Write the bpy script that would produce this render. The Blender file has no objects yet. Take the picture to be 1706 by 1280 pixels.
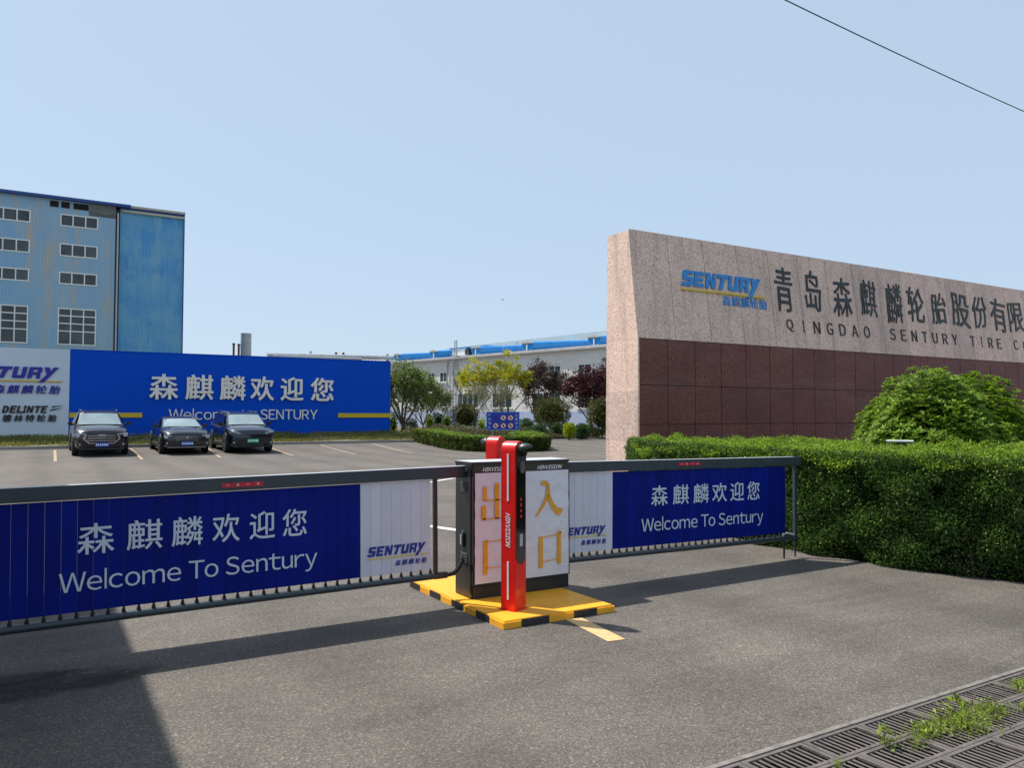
import bpy, bmesh, math, random
import numpy as np
from mathutils import Vector, Matrix
random.seed(7); np.random.seed(7)
SC = bpy.context.scene
COL = SC.collection
# ------------------------------------------------------------------ camera, light, exposure
cam_d = bpy.data.cameras.new('camera'); cam = bpy.data.objects.new('camera', cam_d); COL.objects.link(cam)
cam.location = (0, 0, 1.6)
cam.rotation_euler = (math.radians(90 + 2.27), 0, math.radians(-31.04))
cam_d.sensor_width = 36; cam_d.lens = 1310 / 1706 * 36
cam_d.clip_start = .05; cam_d.clip_end = 3000
SC.camera = cam
SUN = Vector((-.36, .53, 1)).normalized()
w = bpy.data.worlds.new('World'); SC.world = w; w.use_nodes = True
nt = w.node_tree; nt.nodes.clear()
sky = nt.nodes.new('ShaderNodeTexSky'); sky.sky_type = 'NISHITA'; sky.sun_disc = False
sky.sun_elevation = math.asin(SUN.z); sky.sun_rotation = math.atan2(SUN.x, SUN.y)
sky.altitude = 0; sky.air_density = 1.0; sky.dust_density = 1.0; sky.ozone_density = 2.0
bg = nt.nodes.new('ShaderNodeBackground'); bg.inputs['Strength'].default_value = .10
out = nt.nodes.new('ShaderNodeOutputWorld')
hz = nt.nodes.new('ShaderNodeMix'); hz.data_type = 'RGBA'; hz.inputs['Factor'].default_value = .85   # milky spring haze evens out the clear-sky gradient
nt.links.new(sky.outputs[0], hz.inputs['A']); hz.inputs['B'].default_value = (2.47, 3.14, 3.90, 1)
nt.links.new(hz.outputs['Result'], bg.inputs['Color']); nt.links.new(bg.outputs[0], out.inputs['Surface'])
sun_d = bpy.data.lights.new('sun', 'SUN'); sun_d.energy = 2.8; sun_d.angle = math.radians(.9); sun_d.color = (1, .95, .87)
sun = bpy.data.objects.new('sun', sun_d); COL.objects.link(sun)
sun.rotation_euler = SUN.to_track_quat('Z', 'Y').to_euler()
SC.view_settings.view_transform = 'Standard'; SC.view_settings.look = 'None'
SC.view_settings.exposure = 1.07; SC.view_settings.gamma = 1; SC.view_settings.use_curve_mapping = False

# ------------------------------------------------------------------ helpers
def tag(o, label=None, cat=None, group=None, kind=None):
    if label: o['label'] = label
    if cat: o['category'] = cat
    if group: o['group'] = group
    if kind: o['kind'] = kind
    return o
def empty(name, loc=(0, 0, 0), rz=0, label=None, cat=None, group=None):
    o = bpy.data.objects.new(name, None); COL.objects.link(o); o.empty_display_size = .2
    o.location = loc; o.rotation_euler = (0, 0, rz)
    return tag(o, label, cat, group)
class MB:
    def __init__(s): s.v = []; s.f = []
    def add(s, vs, fs):
        n = len(s.v); s.v += [tuple(v) for v in vs]; s.f += [tuple(n + i for i in f) for f in fs]; return s
    def box(s, x0, x1, y0, y1, z0, z1):
        return s.add([(x0, y0, z0), (x1, y0, z0), (x1, y1, z0), (x0, y1, z0), (x0, y0, z1), (x1, y0, z1), (x1, y1, z1), (x0, y1, z1)],
                     [(0, 3, 2, 1), (4, 5, 6, 7), (0, 1, 5, 4), (1, 2, 6, 5), (2, 3, 7, 6), (3, 0, 4, 7)])
    def prism(s, pts, fn, a, b):
        """pts: 2D outline (ccw seen from the b side); fn(u,v,t)->xyz; extruded from t=a to t=b"""
        n = len(pts)
        vs = [fn(u, v, a) for u, v in pts] + [fn(u, v, b) for u, v in pts]
        fs = [tuple(range(n - 1, -1, -1)), tuple(range(n, 2 * n))] + [(i, (i + 1) % n, n + (i + 1) % n, n + i) for i in range(n)]
        return s.add(vs, fs)
    def tube(s, pts, r, n=10, cap=True):
        pts = [Vector(p) for p in pts]; rs = r if isinstance(r, (list, tuple)) else [r] * len(pts)
        rings = []; base = len(s.v); up = None
        for i, p in enumerate(pts):
            d = (pts[min(i + 1, len(pts) - 1)] - pts[max(i - 1, 0)]).normalized()
            if up is None: up = Vector((0, 0, 1)) if abs(d.z) < .9 else Vector((1, 0, 0))
            a = d.cross(up).normalized(); b = a.cross(d).normalized(); up = b
            for k in range(n):
                t = 2 * math.pi * k / n
                s.v.append(tuple(p + (a * math.cos(t) + b * math.sin(t)) * rs[i]))
        for i in range(len(pts) - 1):
            for k in range(n):
                q = (k + 1) % n
                s.f.append((base + i * n + k, base + i * n + q, base + (i + 1) * n + q, base + (i + 1) * n + k))
        if cap:
            s.f.append(tuple(base + k for k in range(n - 1, -1, -1)))
            s.f.append(tuple(base + (len(pts) - 1) * n + k for k in range(n)))
        return s
    def build(s, name, m, parent=None, smooth=False, bevel=0, seg=2, recalc=True):
        me = bpy.data.meshes.new(name); me.from_pydata(s.v, [], s.f)
        if recalc:
            bm = bmesh.new(); bm.from_mesh(me); bmesh.ops.recalc_face_normals(bm, faces=bm.faces)
            if bevel: bmesh.ops.bevel(bm, geom=[e for e in bm.edges if len(e.link_faces) == 2 and e.calc_face_angle(0) > .6], offset=bevel, segments=seg, affect='EDGES', clamp_overlap=True)
            bm.to_mesh(me); bm.free()
        return mk(name, me, m, parent, smooth)
def mk(name, me, m, parent=None, smooth=False):
    me.materials.clear()
    if m: me.materials.append(m)
    if smooth:
        me.polygons.foreach_set('use_smooth', [True] * len(me.polygons))
        try: me.set_sharp_from_angle(angle=math.radians(35))
        except Exception: pass
    o = bpy.data.objects.new(name, me); COL.objects.link(o)
    if parent: o.parent = parent
    return o
def box(name, b, m, parent=None, bevel=0): return MB().box(*b).build(name, m, parent, bevel=bevel)
def inst(name, me, parent, loc=(0, 0, 0), rz=0):
    o = bpy.data.objects.new(name, me); COL.objects.link(o); o.parent = parent; o.location = loc; o.rotation_euler = (0, 0, rz); return o

# ------------------------------------------------------------------ materials
def lin(c):  # 8-bit sRGB triple -> linear
    return tuple(((x / 255) / 12.92 if x / 255 <= .04045 else ((x / 255 + .055) / 1.055) ** 2.4) for x in c)
MATS = {}
def new_mat(name):
    m = bpy.data.materials.new(name); m.use_nodes = True; nt = m.node_tree
    return m, nt, nt.nodes['Principled BSDF']
def noise(nt, scale, detail=4, rough=.6, vec=None, dist=0):
    n = nt.nodes.new('ShaderNodeTexNoise'); n.inputs['Scale'].default_value = scale; n.inputs['Detail'].default_value = detail
    n.inputs['Roughness'].default_value = rough; n.inputs['Distortion'].default_value = dist
    if vec is not None: nt.links.new(vec, n.inputs['Vector'])
    return n.outputs[0]
def ramp(nt, src, stops):
    r = nt.nodes.new('ShaderNodeValToRGB'); e = r.color_ramp.elements
    while len(e) < len(stops): e.new(.5)
    for i, (p, c) in enumerate(stops):
        e[i].position = p; e[i].color = (*c, 1) if len(c) == 3 else c
    nt.links.new(src, r.inputs[0]); return r.outputs[0]
def mix(nt, fac, a, b, mode='MIX'):
    n = nt.nodes.new('ShaderNodeMix'); n.data_type = 'RGBA'; n.blend_type = mode
    for s, v in ((n.inputs['Factor'], fac), (n.inputs['A'], a), (n.inputs['B'], b)):
        if hasattr(v, 'links'): nt.links.new(v, s)
        elif isinstance(v, (int, float)): s.default_value = v
        else: s.default_value = (*v, 1)
    return n.outputs['Result']
def coords(nt, scale=(1, 1, 1), obj=False):
    tc = nt.nodes.new('ShaderNodeTexCoord'); mp = nt.nodes.new('ShaderNodeMapping')
    g = nt.nodes.new('ShaderNodeNewGeometry')
    nt.links.new(tc.outputs['Object'] if obj else g.outputs['Position'], mp.inputs[0]); mp.inputs['Scale'].default_value = scale
    return mp.outputs[0]
def bump(nt, b, h, strength=.3, dist=.01):
    n = nt.nodes.new('ShaderNodeBump'); n.inputs['Strength'].default_value = strength; n.inputs['Distance'].default_value = dist
    nt.links.new(h, n.inputs['Height']); nt.links.new(n.outputs[0], b.inputs['Normal'])
def plain(name, col, rough=.5, metal=0, var=.12, scale=6, coat=0, bmp=0, bscale=40, spec=.5, each=0):
    if name in MATS: return MATS[name]
    m, nt, b = new_mat(name); v = coords(nt)
    n = noise(nt, scale, 6, .65, v)
    lo = tuple(max(0, c * (1 - var)) for c in col); hi = tuple(min(1, c * (1 + var)) for c in col)
    c = ramp(nt, n, [(.3, lo), (.7, hi)])
    if each:
        oi = nt.nodes.new('ShaderNodeObjectInfo'); c = mix(nt, 1.0, c, ramp(nt, oi.outputs['Random'], [(0, (1 - each,) * 3), (1, (1 + each,) * 3)]), 'MULTIPLY')
    nt.links.new(c, b.inputs['Base Color'])
    b.inputs['Metallic'].default_value = metal; b.inputs['Coat Weight'].default_value = coat; b.inputs['Coat Roughness'].default_value = .06
    b.inputs['Specular IOR Level'].default_value = spec
    r = nt.nodes.new('ShaderNodeMapRange'); r.inputs[3].default_value = max(.02, rough - .08); r.inputs[4].default_value = min(1, rough + .08)
    nt.links.new(noise(nt, scale * 2.3, 5, .7, v), r.inputs[0]); nt.links.new(r.outputs[0], b.inputs['Roughness'])
    if bmp: bump(nt, b, noise(nt, bscale, 5, .6, v), bmp, .01)
    MATS[name] = m; return m
def foliage(name, cols, trans=.28, rough=.5, ns=1.2, brown=0):
    m, nt, b = new_mat(name)
    g = nt.nodes.new('ShaderNodeNewGeometry'); v = coords(nt)
    c = ramp(nt, g.outputs['Random Per Island'], [(i / (len(cols) - 1), q) for i, q in enumerate(cols)])
    n = noise(nt, ns, 3, .6, v); dk = ramp(nt, n, [(.3, (.62, .62, .62)), (.7, (1.25, 1.25, 1.25))])
    c2 = mix(nt, 1.0, c, dk, 'MULTIPLY')
    if brown:
        c2 = mix(nt, ramp(nt, noise(nt, 1.6, 5, .7, v), [(.60, (0, 0, 0)), (.70, (brown,) * 3)]), c2, (.085, .055, .025))
    nt.links.new(c2, b.inputs['Base Color']); b.inputs['Roughness'].default_value = rough; b.inputs['Specular IOR Level'].default_value = .25
    t = nt.nodes.new('ShaderNodeBsdfTranslucent'); nt.links.new(mix(nt, 1.0, c2, (1.25, 1.35, .7), 'MULTIPLY'), t.inputs['Color'])
    ms = nt.nodes.new('ShaderNodeMixShader'); ms.inputs[0].default_value = trans
    nt.links.new(b.outputs[0], ms.inputs[1]); nt.links.new(t.outputs[0], ms.inputs[2])
    nt.links.new(ms.outputs[0], nt.nodes['Material Output'].inputs['Surface'])
    return m
def asphalt(name='asphalt', tint=(1.04, 1.0, .955)):
    m, nt, b = new_mat(name); v = coords(nt)
    big = noise(nt, .22, 5, .6, v); mid = noise(nt, 1.7, 6, .65, v)
    vor = nt.nodes.new('ShaderNodeTexVoronoi'); vor.inputs['Scale'].default_value = 120; nt.links.new(v, vor.inputs['Vector'])
    sp = nt.nodes.new('ShaderNodeSeparateColor'); nt.links.new(vor.outputs['Color'], sp.inputs[0])
    speck = ramp(nt, sp.outputs[0], [(0, (.04, .037, .034)), (.35, (.085, .079, .073)), (.75, (.145, .133, .122)), (.95, (.22, .205, .185)), (1, (.38, .36, .33))])
    fine = noise(nt, 60, 4, .7, v)
    c = mix(nt, .42, speck, ramp(nt, fine, [(.25, (.066, .061, .056)), (.75, (.160, .149, .138))]))
    c = mix(nt, 1.0, c, ramp(nt, big, [(.3, (.84, .83, .83)), (.7, (1.17, 1.12, 1.08))]), 'MULTIPLY')
    c = mix(nt, 1.0, c, ramp(nt, mid, [(.35, (.86, .86, .87)), (.65, (1.08, 1.07, 1.06))]), 'MULTIPLY')
    # faint tyre-polished tracks and thin hairline cracks
    st = noise(nt, 1.0, 4, .6, coords(nt, (.25, 2.2, 1))); c = mix(nt, 1.0, c, ramp(nt, st, [(.38, (.88, .87, .87)), (.55, (1.04, 1.04, 1.04))]), 'MULTIPLY')
    vc = nt.nodes.new('ShaderNodeTexVoronoi'); vc.feature = 'DISTANCE_TO_EDGE'; vc.inputs['Scale'].default_value = .23
    wv = nt.nodes.new('ShaderNodeVectorMath'); wv.operation = 'ADD'; nn = nt.nodes.new('ShaderNodeTexNoise'); nn.inputs['Scale'].default_value = 1.3
    nn.inputs['Detail'].default_value = 6; nt.links.new(v, nn.inputs['Vector'])
    nt.links.new(v, wv.inputs[0]); nt.links.new(nn.outputs['Color'], wv.inputs[1]); nt.links.new(wv.outputs[0], vc.inputs['Vector'])
    c = mix(nt, 1.0, c, ramp(nt, vc.outputs['Distance'], [(0, (.87, .865, .86)), (.0022, (1, 1, 1))]), 'MULTIPLY')
    c = mix(nt, ramp(nt, noise(nt, .55, 7, .72, v, .8), [(.56, (0, 0, 0)), (.66, (.42, .42, .42))]), c, (.060, .056, .052))      # oil and water stains
    c = mix(nt, ramp(nt, noise(nt, .8, 6, .75, coords(nt, (1.3, .5, 1))), [(.60, (0, 0, 0)), (.74, (.45, .45, .45))]), c, (.19, .165, .135))   # dust drifts
    wt = nt.nodes.new('ShaderNodeTexWave'); wt.bands_direction = 'X'; wt.inputs['Scale'].default_value = .19; wt.inputs['Distortion'].default_value = 1.6; wt.inputs['Detail'].default_value = 3
    wt.inputs['Detail Scale'].default_value = .6; nt.links.new(coords(nt, (1, .10, 1)), wt.inputs['Vector'])
    c = mix(nt, 1.0, c, ramp(nt, wt.outputs['Fac'], [(.0, (.86, .85, .84)), (.5, (1.0, 1.0, 1.0)), (1, (1.05, 1.05, 1.05))]), 'MULTIPLY')   # wheel tracks
    c = mix(nt, 1.0, c, tint, 'MULTIPLY')
    nt.links.new(c, b.inputs['Base Color']); b.inputs['Roughness'].default_value = .88
    bump(nt, b, vor.outputs['Distance'], .55, .006); return m
def granite(name, stops, scale, rough, coat=0, big=(.9, 1.08), dirt=None, dsc=(3.5, 3.5, .35), dst=.6):
    m, nt, b = new_mat(name); v = coords(nt)
    vor = nt.nodes.new('ShaderNodeTexVoronoi'); vor.inputs['Scale'].default_value = scale; nt.links.new(v, vor.inputs['Vector'])
    sp = nt.nodes.new('ShaderNodeSeparateColor'); nt.links.new(vor.outputs['Color'], sp.inputs[0])
    c = ramp(nt, sp.outputs[0], stops)
    c = mix(nt, 1.0, c, ramp(nt, noise(nt, 1.1, 5, .6, v), [(.3, (big[0],) * 3), (.7, (big[1],) * 3)]), 'MULTIPLY')
    # every slab comes out of the quarry a little lighter or darker
    oi = nt.nodes.new('ShaderNodeObjectInfo')
    c = mix(nt, 1.0, c, ramp(nt, oi.outputs['Random'], [(0, (.88, .88, .89)), (1, (1.10, 1.08, 1.07))]), 'MULTIPLY')
    if dirt:
        st = noise(nt, 1.0, 5, .7, coords(nt, dsc))
        c = mix(nt, ramp(nt, st, [(.5, (0, 0, 0)), (.75, (dst,) * 3)]), c, dirt)
    nt.links.new(c, b.inputs['Base Color']); b.inputs['Roughness'].default_value = rough; b.inputs['Coat Weight'].default_value = coat
    b.inputs['Coat Roughness'].default_value = .15
    return m
def weathered(name, base, fade, rust, top, sc=(.35, .35, .12)):
    m, nt, b = new_mat(name); v = coords(nt)
    c = mix(nt, ramp(nt, noise(nt, 1.0, 7, .7, coords(nt, sc)), [(.35, (0, 0, 0)), (.65, (1, 1, 1))]), base, fade)
    c = mix(nt, ramp(nt, noise(nt, 1.0, 6, .75, coords(nt, (.9, .9, .14))), [(.50, (0, 0, 0)), (.66, (.85, .85, .85))]), c, rust)
    c = mix(nt, ramp(nt, noise(nt, 1.0, 7, .8, coords(nt, (.5, .5, .5))), [(.55, (0, 0, 0)), (.7, (.7, .7, .7))]), c, top)
    wv = nt.nodes.new('ShaderNodeTexWave'); wv.inputs['Scale'].default_value = 1.1; wv.bands_direction = 'X'; nt.links.new(v, wv.inputs['Vector'])
    c = mix(nt, .05, c, ramp(nt, wv.outputs['Fac'], [(0, (0, 0, 0)), (1, (1, 1, 1))]), 'OVERLAY')
    nt.links.new(c, b.inputs['Base Color']); b.inputs['Roughness'].default_value = .6; bump(nt, b, wv.outputs['Fac'], .4, .05); return m
M_asph = asphalt(); M_asph2 = asphalt('patched_asphalt', (.80, .765, .735)); M_asph3 = asphalt('pale_patched_asphalt', (1.13, 1.08, 1.02))
M_soil = plain('soil', (.12, .085, .055), .95, var=.35, scale=3, bmp=.5)
M_dry = plain('dry_turf', (.20, .17, .085), .95, var=.4, scale=1.4, bmp=.6)
M_kerb = plain('kerb_concrete', (.30, .28, .26), .85, var=.2, scale=4, bmp=.3)
M_yline = plain('faded_yellow_paint', (.40, .30, .19), .8, var=.3, scale=9)
M_yline2 = plain('yellow_road_paint', (.62, .41, .19), .75, var=.22, scale=14)
M_wline = plain('white_road_paint', (.62, .62, .60), .8, var=.15, scale=12)
def scuffed(name, col, rough, dirt, coat=0, amt=.7):
    m, nt, b = new_mat(name); v = coords(nt)
    c = ramp(nt, noise(nt, 7, 6, .65, v), [(.3, tuple(x * .88 for x in col)), (.7, tuple(min(1, x * 1.08) for x in col))])
    c = mix(nt, ramp(nt, noise(nt, 9, 8, .8, v, .4), [(.60, (0, 0, 0)), (.70, (amt,) * 3)]), c, dirt)
    c = mix(nt, ramp(nt, noise(nt, 2.4, 6, .7, v), [(.5, (0, 0, 0)), (.8, (amt * .6,) * 3)]), c, dirt)
    nt.links.new(c, b.inputs['Base Color']); b.inputs['Roughness'].default_value = rough; b.inputs['Coat Weight'].default_value = coat
    bump(nt, b, noise(nt, 30, 5, .7, v), .12, .004); MATS[name] = m; return m
M_yel = scuffed('yellow_steel_paint', (.92, .42, .018), .5, (.36, .21, .06), amt=.45)
M_blk = plain('black_paint', (.022, .022, .022), .5, var=.3, scale=8)
M_red = scuffed('red_gloss', (.76, .008, .004), .34, (.42, .02, .015), .45, .35)
M_blackg = plain('black_glass', (.008, .008, .010), .09, var=.1, coat=1)
M_dgrey = plain('dark_grey_steel', (.012, .014, .016), .42, var=.18, scale=3, coat=.15)
M_rail = plain('slate_rail_aluminium', (.030, .042, .052), .42, var=.15, scale=3, coat=.15)
M_slatb = plain('blue_slat_print', (.0015, .011, .19), .55, var=.18, scale=2, spec=.12, each=.16)
M_slatw = plain('white_slat_print', (.64, .64, .72), .45, var=.06, scale=3, each=.05)
M_txt = plain('pale_print', (.60, .66, .74), .5, var=.05)
M_logo = plain('logo_blue_print', (.010, .025, .26), .45, var=.08)
M_logoy = plain('logo_yellow_print', (.72, .58, .04), .5, var=.08)
M_rubber = plain('black_rubber', (.012, .012, .013), .7, var=.2)
M_redp = plain('red_plate', (.55, .01, .03), .4, var=.1)
M_white = plain('white_lettering', (.80, .80, .80), .5, var=.03)
M_wallb = plain('blue_sign_wall', (.001, .075, .55), .7, var=.06, scale=.35, spec=.12)
M_wallw = plain('pale_grey_sign_wall', (.58, .66, .74), .6, var=.05, scale=.4)
M_ltr = plain('cream_metal_letters', (.86, .80, .70), .45, var=.08)
M_ybar = plain('yellow_bar', (.68, .45, .01), .5, var=.08)
M_chr = plain('black_letter', (.010, .012, .012), .45, var=.2)
M_skyblue = plain('sky_blue_letter', (.02, .23, .60), .45, var=.1)
M_glassd = plain('dark_window_glass', (.045, .055, .06), .12, var=.5, scale=.5, each=.3)
M_glassg = plain('greenish_window_glass', (.05, .07, .07), .12, var=.5, scale=.4, each=.35)
M_frame = plain('white_window_frame', (.78, .78, .75), .5, var=.08)
M_plast = plain('white_plaster', (.70, .69, .66), .9, var=.06, scale=.3, bmp=.1, bscale=3)
M_band = plain('lilac_plinth_paint', (.42, .48, .66), .85, var=.08, scale=.5)
M_ridge = plain('bright_blue_sheet', (.015, .24, .62), .45, var=.12, scale=.5)
M_roof = plain('pale_green_roof_sheet', (.45, .52, .53), .6, var=.12, scale=.3)
M_grey = plain('light_grey_metal', (.42, .43, .44), .5, var=.15, scale=1.5)
M_conc = plain('grey_concrete', (.26, .27, .26), .9, var=.18, scale=.5)
M_iron = plain('cast_iron', (.125, .105, .095), .7, var=.3, scale=14, bmp=.3)
M_pit = plain('recess_shade', (.012, .010, .009), .95, var=.4, scale=10)  # near-black colour paints the shade inside the drain and roof openings
M_bark = plain('bark', (.085, .065, .05), .95, var=.35, scale=12, bmp=.6)
M_core = plain('leaf_shadow_core', (.006, .012, .004), 1, var=.4, scale=5, spec=0)  # near-black solid cores paint the shade deep between the leaves
M_tyre = plain('tyre', (.012, .012, .012), .85, var=.2)
M_rim = plain('alloy', (.35, .35, .36), .3, metal=.9, var=.1)
M_pk = granite('pink_granite', [(0, (.38, .225, .17)), (.12, (.61, .41, .32)), (.5, (.74, .53, .43)), (.85, (.80, .60, .50)), (1, (.84, .70, .60))], 46, .75, dirt=(.27, .20, .17))
M_mar = granite('maroon_granite', [(0, (.06, .013, .009)), (.5, (.155, .034, .024)), (.9, (.21, .055, .040)), (1, (.29, .11, .08))], 70, .55, .0, dirt=(.26, .17, .15), dsc=(.5, .5, 2.2), dst=.25, big=(.85, 1.15))
M_mortar = plain('dark_mortar', (.05, .035, .03), .9, var=.3)
M_bldA = weathered('weathered_blue_wall', (.20, .38, .58), (.30, .43, .50), (.46, .38, .28), (.14, .34, .64))
M_bldB = weathered('streaky_blue_wall', (.05, .26, .56), (.14, .37, .54), (.19, .40, .52), (.02, .18, .52), (.25, .25, .35))
M_haz = None

# ------------------------------------------------------------------ text
_tc = {}
def text_raw(body, off=0, shear=0, space=1, ext=.0, res=3):
    k = (body, off, shear, space, ext)
    if k in _tc: return _tc[k]
    c = bpy.data.curves.new('t', 'FONT'); c.body = body; c.offset = off; c.shear = shear; c.space_character = space
    c.resolution_u = res; c.extrude = ext
    o = bpy.data.objects.new('t', c); COL.objects.link(o)
    dg = bpy.context.evaluated_depsgraph_get(); me = bpy.data.meshes.new_from_object(o.evaluated_get(dg))
    bpy.data.objects.remove(o); bpy.data.curves.remove(c)
    v = np.array([tuple(p.co) for p in me.vertices]); f = [tuple(p.vertices) for p in me.polygons]
    bpy.data.meshes.remove(me); _tc[k] = (v, f); return v, f
def text_fit(name, body, x0, x1, z0, z1, surf, depth, m, parent, bold=0, shear=0, lift=.0):
    """one glyph or word scaled into x0..x1, z0..z1; surf(x,z,d)->xyz places it d in front of a surface.
    bold thickens strokes (fraction of height) by laying shifted copies at slightly different depths"""
    v, f = text_raw(body, 0, 0, 1, .5)
    if not len(v): return None
    mn, mx = v.min(0), v.max(0); h = z1 - z0; e = bold * h; sx = max(1e-6, mx[0] - mn[0])
    W_ = (x1 - x0) - 2 * e - shear * h; H_ = h - 2 * e; mb = MB()
    sh = [(0, 0)] if not bold else [(-1, 0), (1, 0), (0, -.8), (0, .8), (-.7, -.6), (.7, .6), (.7, -.6), (-.7, .6)]
    for k, (a, b) in enumerate(sh):
        u = (v[:, 1] - mn[1]) / max(1e-6, mx[1] - mn[1])
        X = x0 + e * (1 + a) + (v[:, 0] - mn[0]) / sx * W_ + shear * h * u
        Z = z0 + e * (1 + b) + u * H_
        D = lift + (v[:, 2] + .5) * depth * (1 - .06 * k) + .00002 * k
        mb.add([tuple(surf(p, q, r)) for p, q, r in zip(X, Z, D)], f)
    return mb.build(name, m, parent, recalc=False)
PAIR = {'We': .03, 'el': .085, 'lc': .075, 'To': .02, 'ry': .035, 'tu': .05, 'nt': .05, 'HI': .10, 'IK': .10, 'KV': .03, 'VI': .06, 'IS': .07, 'SI': .07, 'IO': .08}
def latin(word, x0, x1, z0, z1, surf, depth, m, parent, bold=0, shear=0, lift=0, name='letter', gap=.085, base=None):
    """a word or line in the plain sans that goes with the Chinese face, one object per letter; z0..z1 = baseline to cap top"""
    gl = []; x = 0
    for i, ch in enumerate(word):
        if ch == ' ': x += .22; continue
        v, f = text_raw(chr(ord(ch) + 0xFEE0), 0, 0, 1, .5)
        if ch == 'l':    # a plain upright stroke
            q, _ = text_raw('\uFF54', 0, 0, 1, .5); d_, _ = text_raw('\uFF44', 0, 0, 1, .5); h0, _ = text_raw('\uFF28', 0, 0, 1, .5); bt = MB().box(0, .075, h0[:, 1].min(), d_[:, 1].max(), -.5, .5)
            v, f = np.array(bt.v), bt.f
        a, b = v[:, 0].min(), v[:, 0].max()
        g = PAIR.get(word[i:i + 2], gap) if ch != ' ' else 0
        if ch in 'o' or word[i + 1:i + 2] == 'o': g -= .012
        gl.append((x - a, v, f)); x += (b - a) + g
    tot = x - g; cap = max(v[:, 1].max() for _, v, _ in gl if 1); v0, _ = text_raw('\uFF28', 0, 0, 1, .5); base_y, cap = v0[:, 1].min(), v0[:, 1].max()
    sc = (z1 - z0) / (cap - base_y); sx = (x1 - x0 - shear * (z1 - z0)) / tot; e = bold * (z1 - z0)
    sh = [(0, 0)] if not bold else [(-1, 0), (1, 0), (0, -.8), (0, .8), (-.7, -.6), (.7, .6)]
    for off, v, f in gl:
        mb = MB()
        for k, (a, b) in enumerate(sh):
            Z = (v[:, 1] - base_y) * sc; X = x0 + (v[:, 0] + off) * sx + shear * Z + e * a
            D = lift + (v[:, 2] + .5) * depth * (1 - .06 * k) + .00002 * k
            mb.add([tuple(surf(p, z0 + q + e * b, r)) for p, q, r in zip(X, Z, D)], f)
        mb.build(name, m, parent, recalc=False)
def plane_y(Y): return lambda x, z, d: (x, Y - d, z)
LET = {  # blocky italic logo letters, unit box
 'S': [[(0, 0), (.9, 0), (1, .12), (1, .52), (.92, .6), (.42, .6), (.42, .76), (1, .76), (1, 1), (.12, 1), (.02, .88), (.02, .48), (.12, .38), (.6, .38), (.6, .24), (0, .24)]],
 'E': [[(0, 0), (.95, 0), (.95, .24), (.36, .24), (.36, .38), (.86, .38), (.86, .6), (.36, .6), (.36, .76), (.97, .76), (.97, 1), (0, 1)]],
 'N': [[(0, 0), (.32, 0), (.32, .55), (.66, 0), (1, 0), (1, 1), (.68, 1), (.68, .45), (.34, 1), (0, 1)]],
 'T': [[(.22, 0), (.58, 0), (.76, .74), (1.04, .74), (1.04, 1), (.02, 1), (.02, .74), (.4, .74)]],
 'U': [[(0, .12), (.1, 0), (.9, 0), (1, .12), (1, 1), (.66, 1), (.66, .26), (.34, .26), (.34, 1), (0, 1)]],
 'R': [[(0, 0), (.34, 0), (.34, 1), (0, 1)], [(.34, .78), (1, .78), (1, .88), (.9, 1), (.34, 1)], [(.68, .54), (1, .54), (1, .78), (.68, .78)],
       [(.34, .32), (.96, .32), (.96, .36), (.88, .42), (1, .54), (.34, .54)], [(.66, 0), (1, 0), (.96, .32), (.66, .32)]],
 'Y': [[(-.22, -.36), (.2, -.36), (1.08, 1), (.68, 1), (.5, .66), (.34, 1), (-.04, 1), (.26, .36)]],
}
def sentury(parent, x0, x1, z0, z1, surf, depth, m, my, mname='letter', shear=.22, bar=True, sep=True, lift=0):
    word = 'SENTURY'; n = len(word); W = x1 - x0; h = z1 - z0; adv = (W - shear * h) / (n + .12); all_ = MB()
    for i, ch in enumerate(word):
        mb = MB() if sep else all_
        for poly in LET[ch]:
            pts = [(x0 + i * adv + u * adv * .86 + shear * h * v, z0 + v * h) for u, v in poly]
            mb.prism(pts, lambda a, b, t: surf(a, b, t), lift, lift + depth)
        if sep: mb.build(mname, m, parent)
    if not sep: all_.build(mname, m, parent)
    if bar:
        t = h * .11; zz = z0 - h * .24
        gx = x0 + 6 * adv - .10 * adv - shear * h * .3
        MB().prism([(x0 - .1 * adv, zz - t / 2), (gx - adv * .06, zz - t / 2), (gx + adv * .06, zz + t / 2), (x0 - .06 * adv, zz + t / 2)], surf, lift, lift + depth).build('underline', my, parent)
        MB().prism([(gx + adv * .34, zz - t / 2), (x1, zz - t / 2), (x1 + .05 * adv, zz + t / 2), (gx + adv * .48, zz + t / 2)], surf, lift, lift + depth).build('underline', my, parent)
# ------------------------------------------------------------------ ground
def lot_z(Y): return 0 if Y < 31 else min(.195, .03 * (Y - 31))
def grid(name, xs, ys, zf, m, kind='structure', dz=0):
    mb = MB()
    for y in ys:
        for x in xs: mb.v.append((x, y, zf(x, y) + dz))
    n = len(xs)
    for j in range(len(ys) - 1):
        for i in range(n - 1): mb.f.append((j * n + i, j * n + i + 1, (j + 1) * n + i + 1, (j + 1) * n + i))
    return tag(mb.build(name, m, recalc=False), kind=kind)
ROWY = [2.628, 2.405, 2.182, 1.959, 1.736]       # drain rows (front to back edges)
grid('asphalt_road', [-70, 0, 20, 120], [2.66, 31, 37.5, 44], lambda x, y: lot_z(y), M_asph)
MB().add([(-70, 2.66, 0), (-1.5, 2.66, 0), (-1.5, 1.70, 0), (-70, 1.70, 0), (9.5, 2.66, 0), (120, 2.66, 0), (120, 1.70, 0), (9.5, 1.70, 0),
          (-70, -60, 0), (120, -60, 0)], [(0, 3, 2, 1), (4, 7, 6, 5), (8, 9, 6, 3)]).build('asphalt_apron', M_asph)['kind'] = 'structure'
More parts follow.
